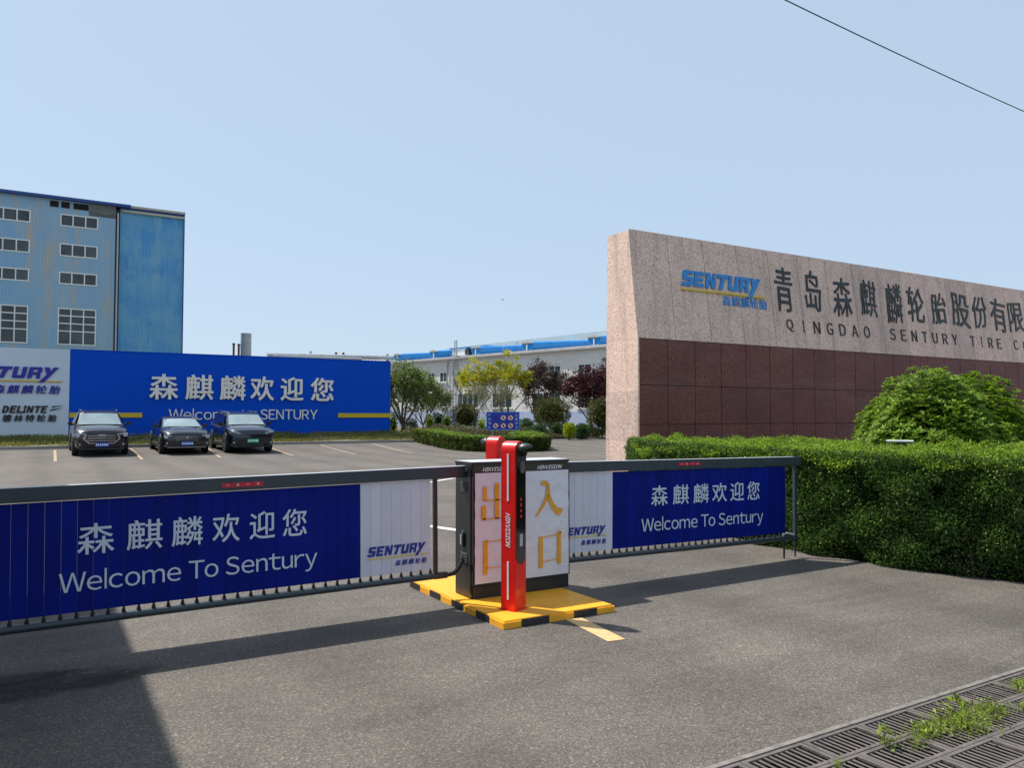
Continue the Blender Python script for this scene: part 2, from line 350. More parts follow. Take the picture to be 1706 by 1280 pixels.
MB().add([(-400, 43.9, .12), (700, 43.9, .12), (700, 900, .12), (-400, 900, .12)], [(0, 1, 2, 3)]).build('ground', M_dry)['kind'] = 'structure'
M_edge = plain('worn_edge_iron', (.20, .175, .155), .85, var=.35, scale=18, bmp=.4)
# drain pit
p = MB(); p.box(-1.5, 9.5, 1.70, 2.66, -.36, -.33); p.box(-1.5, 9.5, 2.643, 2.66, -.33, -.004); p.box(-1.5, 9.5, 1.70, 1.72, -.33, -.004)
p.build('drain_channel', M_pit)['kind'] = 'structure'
box('drain_edge_beam', (-1.5, 9.5, 2.631, 2.661, -.06, .003), M_edge)['kind'] = 'structure'
# cast iron grates: frame + bars, each grate a thing
PW, PH = .428, .223
fr = MB(); fr.box(.003, PW - .003, .003, .024, -.012, 0); fr.box(.003, PW - .003, PH - .024, PH - .003, -.012, 0)
fr.box(.003, .03, .024, PH - .024, -.012, 0); fr.box(PW - .03, PW - .003, .024, PH - .024, -.012, 0)
frame_me = None; bar_me = None
bar = MB().box(-.0072, .0072, .024, PH - .024, -.006, -.003)
rown = ['row touching the asphalt', 'second row from the asphalt', 'third row from the asphalt', 'fourth row from the asphalt']
ordn = 'lowest second third fourth fifth sixth seventh eighth ninth tenth eleventh twelfth thirteenth fourteenth'.split()
for r in range(4):
    y0 = ROWY[r] - PH; off = [0, .12, .0, .2][r]; c = 0
    for q in range(20):
        x0 = -.62 + off + q * PW
        if x0 + PW < 2.62 - (r * .16) or x0 > [5.5, 5.3, 5.1, 4.6][r]: continue
        lab = 'cast iron drain grate, %s%s in the %s' % (ordn[c], '' if c == 0 else ' up', rown[r]); c += 1
        g = empty('drain_grate', (x0, y0, -.001 - random.random() * .002), 0, lab, 'drain grate', 'cast iron grates over the drain channel')
        if frame_me is None:
            o = fr.build('frame', M_iron, g); frame_me = o.data; b = bar.build('bar', M_iron, None); bar_me = b.data; bpy.data.objects.remove(b)
        else: inst('frame', frame_me, g)
        for k in range(9):
            inst('bar', bar_me, g, (.03 + (PW - .06) * (k + 1) / 10, 0, -random.random() * .003), random.uniform(-.006, .006))
# give every grate a label by what lies on / by it
# painted markings
def strip(name, pts, wd, m, z=.004, zf=None):
    mb = MB()
    for i in range(len(pts) - 1):
        a = Vector((*pts[i], 0)); b = Vector((*pts[i + 1], 0)); d = (b - a).normalized(); n = Vector((-d.y, d.x, 0)) * wd / 2
        q = [a - n, b - n, b + n, a + n]
        mb.add([(p.x, p.y, (zf(p.y) if zf else 0) + z) for p in q], [(0, 1, 2, 3)])
    o = mb.build(name, m, recalc=False); o['kind'] = 'structure'; return o
def slab(x0, x1, y0, y1, m, z):
    o = MB().add([(x0, y0, z), (x1, y0 + .05, z), (x1 - .06, y1, z), (x0 + .04, y1 - .04, z)], [(0, 1, 2, 3)]).build('asphalt_patch', m, recalc=False); o['kind'] = 'structure'
slab(-9, 6.2, 13.5, 17.0, M_asph2, .002); slab(6.4, 15.5, 21.0, 25.2, M_asph3, .002); slab(-8, 1.6, 22.5, 29.5, M_asph3, .002); slab(8.5, 12.5, 12.2, 15.8, M_asph2, .002)
strip('yellow_road_marking', [(3.63, 5.10), (3.545, 4.45)], .145, M_yline2)
strip('white_lane_line', [(4.55, 11.6), (4.72, 10.9), (4.90, 10.2), (5.02, 9.8), (5.12, 9.3)], .15, M_wline)
strip('white_lane_line', [(7.6, 16.8), (8.17, 17.23), (9.09, 17.94), (10.2, 18.8)], .12, M_wline)
for a, b in [((.6, 36.9), (.53, 31.3)), ((3.36, 36.9), (3.23, 31.1)), ((6.40, 36.9), (5.88, 31.03)), ((8.95, 36.9), (8.59, 30.9)),
             ((11.5, 36.8), (11.06, 30.7)), ((14.18, 36.9), (13.37, 30.25)), ((-2.2, 36.9), (-2.2, 31.3))]:
    pts = [(a[0] + (b[0] - a[0]) * t, a[1] + (b[1] - a[1]) * t) for t in (0, .25, .5, .75, 1)]
    strip('parking_bay_line', pts, .095, M_yline, .008, lot_z)
# tar and grime patch by the gatehouse foot
M_stain, nt, b = new_mat('tar_stain'); v = coords(nt)
al = ramp(nt, noise(nt, 2.2, 6, .7, v), [(.34, (0, 0, 0)), (.52, (.95, .95, .95))])
tc = nt.nodes.new('ShaderNodeTexCoord'); gr = nt.nodes.new('ShaderNodeTexGradient'); gr.gradient_type = 'SPHERICAL'
mp = nt.nodes.new('ShaderNodeMapping'); nt.links.new(tc.outputs['Generated'], mp.inputs[0]); mp.inputs['Location'].default_value = (-1, -1, 0); mp.inputs['Scale'].default_value = (2, 2, 0)
nt.links.new(mp.outputs[0], gr.inputs[0])
e = ramp(nt, gr.outputs['Fac'], [(0, (0, 0, 0)), (.45, (1, 1, 1))])
nt.links.new(mix(nt, 1.0, al, e, 'MULTIPLY'), b.inputs['Alpha'])
nt.links.new(ramp(nt, noise(nt, 40, 4, .7, v), [(.3, (.012, .011, .010)), (.7, (.05, .045, .04))]), b.inputs['Base Color']); b.inputs['Roughness'].default_value = .8
def patch(name, x0, x1, y0, y1, z=.003):
    o = MB().add([(x0, y0, z), (x1, y0, z), (x1, y1, z), (x0, y1, z)], [(0, 1, 2, 3)]).build(name, M_stain, recalc=False); o['kind'] = 'structure'
patch('tar_stain', -.9, .75, 5.2, 5.75); patch('tar_stain', -.9, .3, 5.55, 5.8, .0045)
# kerb before the grass bank
def kerbrun(pts, wd=.14, h=.13, z0=None):
    mb = MB()
    for i in range(len(pts) - 1):
        a = Vector((*pts[i], 0)); b = Vector((*pts[i + 1], 0)); L = (b - a).length; n = max(1, int(L / 1.0)); d = (b - a).normalized(); nn = Vector((-d.y, d.x, 0)) * wd
        for k in range(n):
            s0 = a + d * (L * k / n + .006); s1 = a + d * (L * (k + 1) / n - .006)
            zz = [(lot_z(p.y) - .05) for p in (s0, s1)]
            q = [s0, s1, s1 + nn, s0 + nn]; jz = random.uniform(-.008, .008)
            mb.add([(p.x, p.y, lot_z(p.y) - .05) for p in q] + [(p.x, p.y, lot_z(p.y) + h + jz) for p in q], [(3, 2, 1, 0), (4, 5, 6, 7), (0, 1, 5, 4), (1, 2, 6, 5), (2, 3, 7, 6), (3, 0, 4, 7)])
    o = mb.build('kerb', M_kerb); o['kind'] = 'structure'; return o
kerbrun([(-14, 37.72), (16.6, 37.72)])
def bank_z(x, y):
    t = min(1, max(0, (y - 37.8) / 2.6)); return .30 + t * .32 + .03 * math.sin(x * 1.3 + y) * math.sin(x * .37)
grid('grass_bank', [-16 + i * .8 for i in range(43)], [37.84, 38.6, 39.4, 40.2, 41.2], bank_z, M_dry)
# the planted ground beyond the lot and the far road
def bed_z(x, y): return .33 + .05 * math.sin(x * .8) * math.sin(y * .7)
bed = MB(); pts = [(17.2, 38.0), (19.5, 36.5), (22.5, 40.5), (27.9, 39.2), (40, 52), (60, 60), (60, 110), (-2, 110), (17.3, 62)]

# ------------------------------------------------------------------ traffic island plate, cabinet, posts, arms
PL = empty('island_plate', (3.0, 5.11, 0), 0, 'low yellow steel island plate under the cabinet and red posts', 'traffic island')
MB().box(.012, 1.04, .012, 1.70, 0, .058).build('plate', M_yel, PL, bevel=.006)
box('rim', (0, 1.052, 0, 1.712, .0, .046), M_yel, PL)
n = 8
for k in range(n):      # painted black and yellow blocks along the rim
    y0 = 1.712 * k / n
    if k % 2 == 1: box('black_block', (-.003, .001, y0, y0 + 1.712 / n, .001, .056), M_blk, PL)
for x0, x1 in ((.16, .41), (.645, .87)): box('black_block', (x0, x1, -.003, .001, .001, .056), M_blk, PL)
for x0, x1 in ((.16, .41), (.645, .87)): box('black_block', (x0, x1, 1.711, 1.715, .001, .056), M_blk, PL)

M_glare = plain('painted_top_glare', (.56, .58, .62), .4, var=.08, scale=3)  # pale colour paints the glare on the rail and lid tops
CB = empty('advertising_cabinet', (3.13, 5.85, .06), 0, 'dark grey twin display barrier cabinet papered over with exit and entrance characters', 'cabinet')
W, D, H = .99, .31, 1.13
MB().box(0, W, .004, D, .0, H).build('housing', M_dgrey, CB, bevel=.008)
MB().box(-.004, W + .004, -.004, D + .004, H - .012, H + .012).build('lid', M_dgrey, CB, bevel=.004)
MB().box(.0, W, -.014, -.0125, .116, .128).build('bezel', M_blk, CB); MB().box(-.002, W + .002, -.002, D + .002, H + .0125, H + .0145).build('lid_glare_sheet', M_glare, CB)
MB().box(.0, W, -.012, .003, .115, H - .014).build('glass_front', M_blackg, CB, bevel=.003)
box('plinth', (.01, W - .01, -.004, D + .004, -.001, .10), M_dgrey, CB)
M_paper, nt, b = new_mat('wrinkled_paper'); v = coords(nt)
nt.links.new(ramp(nt, noise(nt, 3, 5, .6, v), [(.3, (.66, .66, .72)), (.7, (.74, .74, .79))]), b.inputs['Base Color']); b.inputs['Roughness'].default_value = .7
wn = noise(nt, 3.0, 4, .5, coords(nt, (1, 1, 2.6)), .6); bump(nt, b, wn, .45, .03)
for nm, x0, x1 in (('paper_sheet', .018, .475), ('paper_sheet', .515, .972)):
    mb = MB(); nx, nz = 22, 44; sd = random.random() * 9
    for j in range(nz + 1):
        for i in range(nx + 1):
            u, t = i / nx, j / nz; x = x0 + (x1 - x0) * u; z = .125 + .925 * t
            wob = .0025 * math.sin(9 * t + 5 * u + sd) * math.sin(21 * t + sd) + .0018 * math.sin(31 * t + 4 * math.sin(7 * u + sd)) + .0012 * math.sin(47 * t - 15 * u)
            mb.v.append((x, -.019 + wob * min(1, 6 * t, 6 * (1 - t)), z))
    for j in range(nz):
        for i in range(nx):
            a = j * (nx + 1) + i; mb.f.append((a, a + 1, a + nx + 2, a + nx + 1))
    mb.build(nm, M_paper, CB, smooth=True, recalc=False)
M_org = plain('orange_marker', (.78, .36, .01), .6, var=.12, scale=20)
def face(polys, nm, y=-.0285, m=M_org, parent=CB):
    mb = MB()
    for p in polys: mb.prism(p, lambda a, b, t: (a, y - t, b), 0, .0015)
    return mb.build(nm, m, parent)
def R(x0, x1, z0, z1): return [(x0, z0), (x1, z0), (x1, z1), (x0, z1)]
ox = .095; L = .30
face([R(.09, .125, .82, .935), R(.325, .36, .82, .935), R(.205, .245, .66, .965), R(.10, .35, .815, .825), R(.078, .118, .655, .775), R(.335, .372, .655, .775), R(.085, .37, .66, .670)], 'exit_character')
face([R(.095, .135, .20, .485), R(.325, .362, .20, .485), R(.12, .34, .472, .480), R(.12, .34, .25, .258)], 'mouth_character')
face([[(.615, .655), (.635, .655), (.70, .73), (.745, .80), (.765, .86), (.762, .93), (.735, .955), (.70, .965), (.675, .95), (.68, .93), (.70, .925), (.725, .925), (.735, .90), (.725, .84), (.69, .76)],
      [(.745, .83), (.762, .85), (.80, .77), (.84, .72), (.905, .70), (.87, .645), (.84, .66), (.79, .71), (.755, .78)]], 'enter_character')
face([R(.65, .69, .20, .475), R(.845, .882, .22, .495), [(.69, .462), (.845, .474), (.845, .482), (.69, .470)], [(.69, .245), (.845, .262), (.845, .271), (.69, .254)], [(.845, .495), (.865, .515), (.895, .50), (.882, .485)]], 'mouth_character')
for x0, x1 in ((.095, .345), (.645, .905)):
    latin('HIKVISION', x0, x1, 1.064, 1.095, lambda x, z, d: (x, -.0125 - d, z), .0015, M_white, CB, bold=.03, shear=.3)
# side door: louvres, lock
box('side_door', (-.005, .001, .02, D - .02, .04, H - .05), M_dgrey, CB, bevel=.002)
for zz in (.90, .30, 1.07):
    for k in range(5 if zz < 1 else 2):
        z = zz + k * .018
        MB().add([(-.006, .07, z), (-.006, .19, z), (-.014, .19, z - .006), (-.014, .07, z - .006), (-.006, .07, z - .010), (-.006, .19, z - .010)], [(0, 1, 2, 3), (3, 2, 5, 4), (0, 3, 4), (1, 5, 2), (0, 4, 5, 1)]).build('louvre', M_dgrey, CB)
lk = MB().box(-.022, -.006, .12, .19, .42, .54).build('lock', M_blackg, CB, bevel=.004)
box('lock_handle', (-.034, -.022, .135, .155, .44, .52), M_grey, lk, bevel=.003)
for z in (.405, .55): MB().tube([(-.014, .15, z), (-.006, .15, z)], .006, 8).build('keyhole', M_grey, CB)

def access_post(x, y, rz, lab):
    t = empty('access_post', (x, y, .058), rz, lab, 'access control post', 'red access control posts on the island plate')
    a, bw = .139, .152; h = 1.335; rr = bw / 2     # extrusion depth (Y), profile width (X)
    def prof(w_, z0, z1, n=12, bot=False):
        r = w_ / 2; p = []
        if bot: p += [(bw / 2 + r * math.cos(math.pi + math.pi * k / n), z0 + r + r * math.sin(math.pi + math.pi * k / n)) for k in range(n + 1)]
        else: p += [(bw / 2 - r, z0), (bw / 2 + r, z0)]
        p += [(bw / 2 + r * math.cos(math.pi * k / n), z1 - r + r * math.sin(math.pi * k / n)) for k in range(n + 1)]
        return p
    MB().prism(prof(bw, 0, h), lambda u, v, q: (u, q, v), a, 0).build('body', M_red, t, smooth=True, bevel=.003)
    MB().prism(prof(bw - .028, .36, h - .012, bot=True), lambda u, v, q: (u, q, v), .001, -.004).build('screen_panel', M_blackg, t)
    # camera under a pointed hood
    MB().prism(prof(bw - .03, .98 + .12, h - .016, bot=True), lambda u, v, q: (u, q, v), -.003, -.012).build('camera_bezel', M_dgrey, t)
    hd = MB(); cx_, cz_ = bw / 2, h - .075; n = 14; rings = []
    for s, (yy, r, dz) in enumerate([(-.010, .058, 0), (-.035, .056, .004), (-.065, .048, .012), (-.095, .030, .020), (-.118, .010, .026)]):
        for k in range(n + 1):
            an = -0.25 + (math.pi + .5) * k / n
            hd.v.append((cx_ + r * math.cos(an), yy, cz_ + dz + r * math.sin(an)))
    for s in range(4):
        for k in range(n): q = s * (n + 1) + k; hd.f.append((q, q + 1, q + n + 2, q + n + 1))
    o = hd.build('camera_hood', M_dgrey, t, smooth=True); md = o.modifiers.new('s', 'SOLIDIFY'); md.thickness = .004
    MB().tube([(cx_, -.008, cz_ - .012), (cx_, -.045, cz_ - .012)], [.036, .032], 16).build('camera_lens', M_blackg, t, smooth=True)
    MB().prism([(cx_ + .030 * math.cos(2 * math.pi * k / 16), 1.13 + .052 * math.sin(2 * math.pi * k / 16)) for k in range(16)], lambda u, v, q: (u, q, v), -.011, -.022).build('lamp_window', M_iron, t, smooth=True)
    box('card_reader', (bw / 2 - .022, bw / 2 + .022, -.007, -.003, .50, .60), M_grey, t, bevel=.003)
    for k in range(4): box('screen_character', (bw / 2 - .012, bw / 2 + .012, -.0052, -.0042, .86 - k * .045, .885 - k * .045), M_redp, t)
    # reflective strips and name on the narrow front
    for z0, z1 in ((.085, .385), (.86, 1.235)): box('light_strip', (-.003, .001, a / 2 - .008, a / 2 + .008, z0, z1), M_white, t)
    latin('HIKVISION', 0, .27, -.02, .022, lambda x, z, d: (-.0005 - d, a / 2 - z, .765 - x), .002, M_white, t, bold=.03, shear=.3)
    MB().box(-.012, bw + .012, -.012, a + .012, 0, .004).build('foot_flange', M_red, t)
    return t
# strip face looks to local -X, screen face to local -Y
ang = math.atan2(.06, .14)
access_post(3.23, 5.32, ang, 'red hooded access post in front of the papered cabinet, with white light strips')
access_post(3.80 + .152 * math.cos(ang) - .139 * math.sin(ang), 6.57 + .21, ang + math.pi, 'red rounded access post behind the cabinet, only its top showing')

def arm(name, X0, X1, sgn, tilt, lab, slat_runs, white_to, tipfeet):
    """folding fence arm in the plane Y=6; built in world X, hung on an Empty at its cabinet end"""
    px = X0 if sgn > 0 else X1
    t = empty(name, (px, 6.0, 1.12), 0, lab, 'barrier arm', 'folding fence barrier arms')
    t.rotation_euler = (0, tilt, 0)
    L = lambda x: x - px
    bz = -1.12
    MB().box(L(X0), L(X1), -.03, .03, 1.07 + bz, 1.165 + bz).build('top_rail', M_rail, t, bevel=.003)
    MB().box(L(X0), L(X1), -.029, .029, 1.1655 + bz, 1.168 + bz).build('rail_glare_strip', M_glare, t, bevel=.0008)  # thin strip that carries the painted glare
    MB().tube([(L(X0 + (0 if sgn > 0 else 0)), 0, .262 + bz), (L(X1 - (.12 if sgn > 0 else .22)), 0, .262 + bz)], .028, 12).build('bottom_tube', M_rail, t, smooth=True)
    meB = meW = None
    x = slat_runs[0]
    for (xa, xb, pitch, mt) in slat_runs[1]:
        n = round((xb - xa) / pitch); p = (xb - xa) / n; me = None
        for k in range(n):
            xx = xa + k * p
            if me is None:
                o = MB().box(.0004, p - .0004, -.008, .004, 0, .738).build('slat', mt, t, bevel=.0015); o.location = (L(xx), 0, .325 + bz); me = o.data
            else: o = inst('slat', me, t, (L(xx), 0, .325 + bz))
            o.rotation_euler = (0, 0, random.uniform(-.012, .012))
            # pivot under every slat
            hx = L(xx + p)
            if meW is None:
                q = MB().tube([(0, 0, 0), (0, 0, .012), (0, 0, .03), (0, 0, .045)], [.014, .014, .008, .005], 8).build('hinge', M_rubber, t); meW = q.data
                q.location = (hx, 0, .287 + bz)
            else: inst('hinge', meW, t, (hx, 0, .287 + bz))
    return t, L, bz
surfA = lambda L, bz: (lambda x, z, d: (L(x), -.0125 - d, z + bz))
LA, L, bz = arm('barrier_arm', -.42, 3.135, -1, -.0105, 'blue slatted fence barrier arm with white logo end, on the exit side of the cabinet', (0, [(-.42 + .0, 2.20, .0925, M_slatb), (2.20, 2.81, .087, M_slatw)]), 0, False)
sf = surfA(L, bz)
xs = [(.235, .455), (.53, .755), (.815, 1.02), (1.085, 1.275), (1.345, 1.53), (1.585, 1.77)]
for ch, (a, b_) in zip('森麒麟欢迎您', xs): text_fit('character', ch, a, b_, .700, .905, sf, .0015, M_txt, LA, bold=.008)
latin('Welcome To Sentury', .13, 1.85, .462, .588, sf, .0015, M_txt, LA, bold=.0)
sentury(LA, 2.255, 2.78, .478, .555, sf, .0015, M_logo, M_logoy, sep=True)
[text_fit('character', ch, 2.49 + i * .058, 2.545 + i * .058, .385, .430, sf, .0015, M_logo, LA, bold=.02, shear=.2) for i, ch in enumerate('森麒麟轮胎')]
rp = MB().box(L(1.145), L(1.44), -.034, -.030, 1.095 + bz, 1.127 + bz).build('red_plate', M_redp, LA)
[text_fit('character', ch, 1.175 + i * .072, 1.196 + i * .072, 1.101 if i % 2 else 1.110, 1.122 if i % 2 else 1.113, lambda x, z, d: (L(x), -.0342 - d, z + bz), .001, M_white, rp) for i, ch in enumerate('一车一杆')]
box('inner_post', (L(2.84), L(2.872), -.015, .015, .27 + bz, 1.07 + bz), M_dgrey, LA)
hose = [(2.93, 0, .262), (2.98, -.0, .258), (3.03, -.01, .27), (3.07, -.015, .31), (3.10, -.01, .36), (3.128, 0, .39)]
hm = MB(); pv = []
for i in range(len(hose) - 1):
    for k in range(6):
        f = k / 6; q = [hose[i][j] * (1 - f) + hose[i + 1][j] * f for j in range(3)]; pv.append((L(q[0]), q[1], q[2] + bz))
hm.tube(pv, [.022 if i % 2 else .014 for i in range(len(pv))], 10); hm.build('corrugated_hose', M_rubber, LA)
box('hinge_block', (L(2.84), L(2.96), -.025, .025, .236 + bz, .288 + bz), M_blk, LA, bevel=.004)

RA, L, bz = arm('barrier_arm', 4.115, 7.41, 1, .0115, 'blue slatted fence barrier arm ending in a thin post before the hedge', (0, [(4.20, 4.735, .0892, M_slatw), (4.735, 7.18, .0906, M_slatb)]), 0, True)
sf = surfA(L, bz)
xs = [(5.215, 5.43), (5.50, 5.715), (5.78, 5.995), (6.045, 6.26), (6.31, 6.515), (6.565, 6.755)]
for ch, (a, b_) in zip('森麒麟欢迎您', xs): text_fit('character', ch, a, b_, .712, .912, sf, .0015, M_txt, RA, bold=.008)
latin('Welcome To Sentury', 5.09, 6.81, .468, .592, sf, .0015, M_txt, RA, bold=.0)
sentury(RA, 4.135, 4.665, .487, .560, sf, .0015, M_logo, M_logoy, sep=True)
[text_fit('character', ch, 4.36 + i * .061, 4.417 + i * .061, .39, .436, sf, .0015, M_logo, RA, bold=.02, shear=.2) for i, ch in enumerate('森麒麟轮胎')]
rp = MB().box(L(5.555), L(5.86), -.034, -.030, 1.105 + bz, 1.135 + bz).build('red_plate', M_redp, RA)
[text_fit('character', ch, 5.585 + i * .074, 5.607 + i * .074, 1.110 if i % 2 else 1.119, 1.131 if i % 2 else 1.122, lambda x, z, d: (L(x), -.0342 - d, z + bz), .001, M_white, rp) for i, ch in enumerate('一车一杆')]
box('end_post', (L(7.325), L(7.36), -.017, .017, .24 + bz, 1.07 + bz), M_rail, RA)
box('end_cap', (L(7.31), L(7.415), -.034, .034, 1.066 + bz, 1.168 + bz), M_rail, RA, bevel=.003)
MB().tube([(L(7.343), 0, .24 + bz), (L(7.343), 0, .0 + bz + .045)], [.012, .009], 8).build('foot', M_rubber, RA)
MB().tube([(L(7.16), 0, .25 + bz), (L(7.16), 0, .04 + bz)], [.013, .010], 8).build('foot', M_rubber, RA)
MB().tube([(L(7.14), 0, .30 + bz), (L(7.20), 0, .315 + bz), (L(7.28), 0, .30 + bz), (L(7.33), 0, .285 + bz)], .012, 8).build('linkage', M_grey, RA)
# ------------------------------------------------------------------ granite monument
GM = empty('granite_monument', (10.84, 12.84, 0), 0, 'long granite entrance monument, pink above and polished maroon below, bearing the company name', 'monument')
MX, MY, XR = 10.84, 12.84, 36.0
def gfront(z): return 0 if z <= 3.24 else .123 * (z - 3.24)
core = MB(); prof = [(.05, 0), (.05, 3.2), (.34, 5.56), (.98, 5.53), (1.10, 0)]
core.prism(prof, lambda u, v, q: (q, u, v), .02, XR - MX); core.build('core', M_mortar, GM)
g = .011
rows = [0, .57, 1.40, 2.24, 3.235]; nC = int((XR - MX - .04) / .805)
shared = {}
for r in range(4):
    for c in range(nC):
        k = (r,)
        x0 = .035 + c * .805
        if k not in shared:
            o = MB().box(0, .805 - g, 0, .045, rows[r] + g / 2, rows[r + 1] - g / 2).build('maroon_slab', M_mar, GM, bevel=.003); shared[k] = o.data
        else: o = inst('maroon_slab', shared[k], GM)
        o.location = (x0, .004 + random.random() * .003, 0)
me = None
for c in range(int((XR - MX) / 1.078)):
    x0 = (0 if c == 0 else .0) + c * 1.078
    if me is None or c == 0:
        z0, z1 = 3.242, 5.63
        mb = MB().add([(g / 2, gfront(z0), z0), (1.078 - g / 2, gfront(z0), z0), (1.078 - g / 2, gfront(z1), z1), (g / 2, gfront(z1), z1),
                       (g / 2, gfront(z0) + .06, z0), (1.078 - g / 2, gfront(z0) + .06, z0), (1.078 - g / 2, gfront(z1) + .06, z1), (g / 2, gfront(z1) + .06, z1)],
                      [(0, 1, 2, 3), (7, 6, 5, 4), (0, 4, 5, 1), (3, 2, 6, 7), (0, 3, 7, 4), (1, 5, 6, 2)])
        o = mb.build('pink_slab', M_pk, GM, bevel=.004); me = o.data
    else: o = inst('pink_slab', me, GM)
    o.location = (x0, -random.random() * .004, 0)
    cp = MB().box(g / 2 + x0, x0 + 1.078 - g / 2, .355, 1.0, 5.56, 5.60 + random.random() * .004).build('coping_slab', M_pk, GM)
# end face: five trapezoid slabs
zs = [0, 1.05, 2.10, 3.24, 4.4, 5.60]
for i in range(5):
    z0, z1 = zs[i] + .0005, zs[i + 1] - .001
    bk = lambda z: 1.13 - .11 * z / 5.6
    q = [(gfront(z0) + (-.002), z0), (bk(z0), z0), (bk(z1), z1), (gfront(z1) - .002, z1)]
    MB().prism(q, lambda u, v, t: (t, u, v), .033, -.006 - random.random() * .002).build('end_slab', M_pk, GM, bevel=.001)
surfM = lambda x, z, d: (x - MX, gfront(z) - .006 - d, z)
sentury(GM, 12.22, 14.87, 4.50, 4.86, surfM, .035, M_skyblue, M_ybar, lift=-.004)
for i, ch in enumerate('森麒麟轮胎'):
    a = 13.46 + i * .305; text_fit('character', ch, a, a + .27, 4.13, 4.37, surfM, .015, M_skyblue, GM, bold=.012, lift=-.004)
cx_ = [(15.27, 15.97, 4.17, 5.29), (16.38, 17.04, 4.20, 5.25), (17.45, 18.27, 4.20, 5.24), (18.58, 19.32, 4.22, 5.22), (19.68, 20.48, 4.14, 5.26), (20.67, 21.52, 4.20, 5.20),
       (21.80, 22.61, 4.26, 5.16), (22.83, 23.83, 4.22, 5.22), (23.93, 24.80, 4.25, 5.22), (24.95, 25.88, 4.2, 5.25), (25.96, 26.9, 4.24, 5.18), (27.1, 28.0, 4.22, 5.2), (28.2, 29.1, 4.22, 5.2)]
def brush(x, z, d):   # a slight hand-written lean
    return surfM(x + .018 * math.sin(z * 9 + x * 2), z + .035 * math.sin(x * 3.1) + .02 * math.sin(z * 7), d)
for ch, (a, b_, c0, c1) in zip('青岛森麒麟轮胎股份有限', cx_): text_fit('character', ch, a, b_, c0, c1, brush, .022, M_chr, GM, bold=.003, shear=.07, lift=-.004)
def spaced(word, x0, x1, wd=.24):
    n = len(word)
    for i, ch in enumerate(word):
        c = x0 + wd / 2 + (x1 - x0 - wd) * i / max(1, n - 1); ww = wd * (.12 if ch == 'I' else 1)
        text_fit('letter', chr(ord(ch) + 0xFEE0), c - ww / 2, c + ww / 2, 3.64, 3.95, surfM, .02, M_chr, GM, lift=-.004)
spaced('QINGDAO', 15.57, 18.82); spaced('SENTURY', 19.70, 22.92); spaced('TIRE', 23.62, 25.32); spaced('CO', 26.05, 26.85)

# ------------------------------------------------------------------ welcome wall
WW = empty('welcome_sign_wall', (0, 40.5, .5), 0, 'long royal blue sign wall with raised cream welcome characters behind the parked cars', 'sign wall')
SW = empty('brand_sign_wall', (-7, 40.5, .5), 0, 'pale grey sign wall with blue and black tyre brand names', 'sign wall')
box('wall', (1.175, 16.57, 0, .35, 0, 4.04), M_wallb, WW); box('wall', (0, 8.165, 0, .35, -0, 4.04), M_wallw, SW)
box('coping', (1.175, 16.60, -.02, .37, 4.041, 4.075), M_wallb, WW)
box('yellow_bar', (1.20, 4.16, -.05, .0, .99, 1.21), M_ybar, WW); box('yellow_bar', (13.60, 16.57, -.05, .0, .97, 1.20), M_ybar, WW)
sw = lambda x, z, d: (x, -.001 - d, z - .5)
xs = [(4.44, 5.70), (6.02, 7.30), (7.60, 8.82), (9.05, 10.22), (10.55, 11.72), (12.10, 13.33)]
for ch, (a, b_) in zip('森麒麟欢迎您', xs): text_fit('character', ch, a, b_, 2.33, 3.56, sw, .09, M_ltr, WW, bold=.018, lift=.03)
for wd_, a, b_ in (('Welcome', 5.30, 8.30), ('to', 8.62, 9.18), ('SENTURY', 9.56, 12.48)):
    latin(wd_, a, b_, 1.38, 1.88, sw, .05, M_ltr, WW, lift=.02)
sw2 = lambda x, z, d: (x + 7, -.001 - d, z - .5)
M_lb = plain('deep_blue_letter', (.012, .012, .30), .4, var=.1)
sentury(SW, -3.35, .86, 3.22, 3.72, sw2, .06, M_lb, M_ybar)
for i, ch in enumerate('森麒麟轮胎'):
    a = -1.72 + i * .52; text_fit('character', ch, a, a + .50, 2.54, 2.92, sw2, .06, M_lb, SW, bold=.022, shear=.2)
for i, ch in enumerate('DELINTE'):
    wd = {'I': .12}.get(ch, .235); a = -1.36 + [0, .27, .53, .75, .90, 1.17, 1.43][i]
    text_fit('letter', chr(ord(ch) + 0xFEE0), a, a + wd + .06, 1.69, 2.02, sw2, .06, M_chr, SW, bold=.07, shear=.2)
for z in (1.80, 1.93): MB().prism([(.40 + (z - 1.8), z), (.60, z + .03), (.90, z + .12), (.66, z + .08), (.50, z + .07)], sw2, 0, .06).build('swoosh', M_chr, SW)
for i, ch in enumerate('德林特轮胎'):
    a = -1.36 + i * .425; text_fit('character', ch, a, a + .385, 1.31, 1.63, sw2, .06, M_chr, SW, bold=.022, shear=.15)

# ------------------------------------------------------------------ old blue workshop, far left
OB = empty('blue_workshop', (0, 88, .2), 0, 'tall faded blue workshop block with rust streaks and strip windows', 'building')
yb = 0
ox = [(-8, 6.30)]
box('wall', (-30, 6.28, 0, 24, 0, 21.6), M_bldA, OB)
box('wall', (6.72, 12.74, .25, 24, 0, 22.35), M_bldB, OB)
box('downpipe', (6.42, 6.56, -.18, -.02, 0, 21.8), M_grey, OB); box('recess', (6.28, 6.72, .4, 24, 0, 22.3), M_blk, OB)
M_eave = plain('dark_blue_eave', (.015, .06, .24), .5, var=.2)
M_corr = plain('grey_corrugated_sheet', (.20, .20, .19), .7, var=.3, scale=3)
box('eave', (-30, 7.6, -.45, 24, 22.45, 22.72), M_eave, OB)
box('upper_band', (-30, 3.9, .05, 23.6, 21.602, 22.449), M_bldA, OB)
for k in range(22): box('corrugated_rib', (3.92 + k * .108, 3.98 + k * .108, -.06, .03, 21.25, 22.448), M_corr, OB)
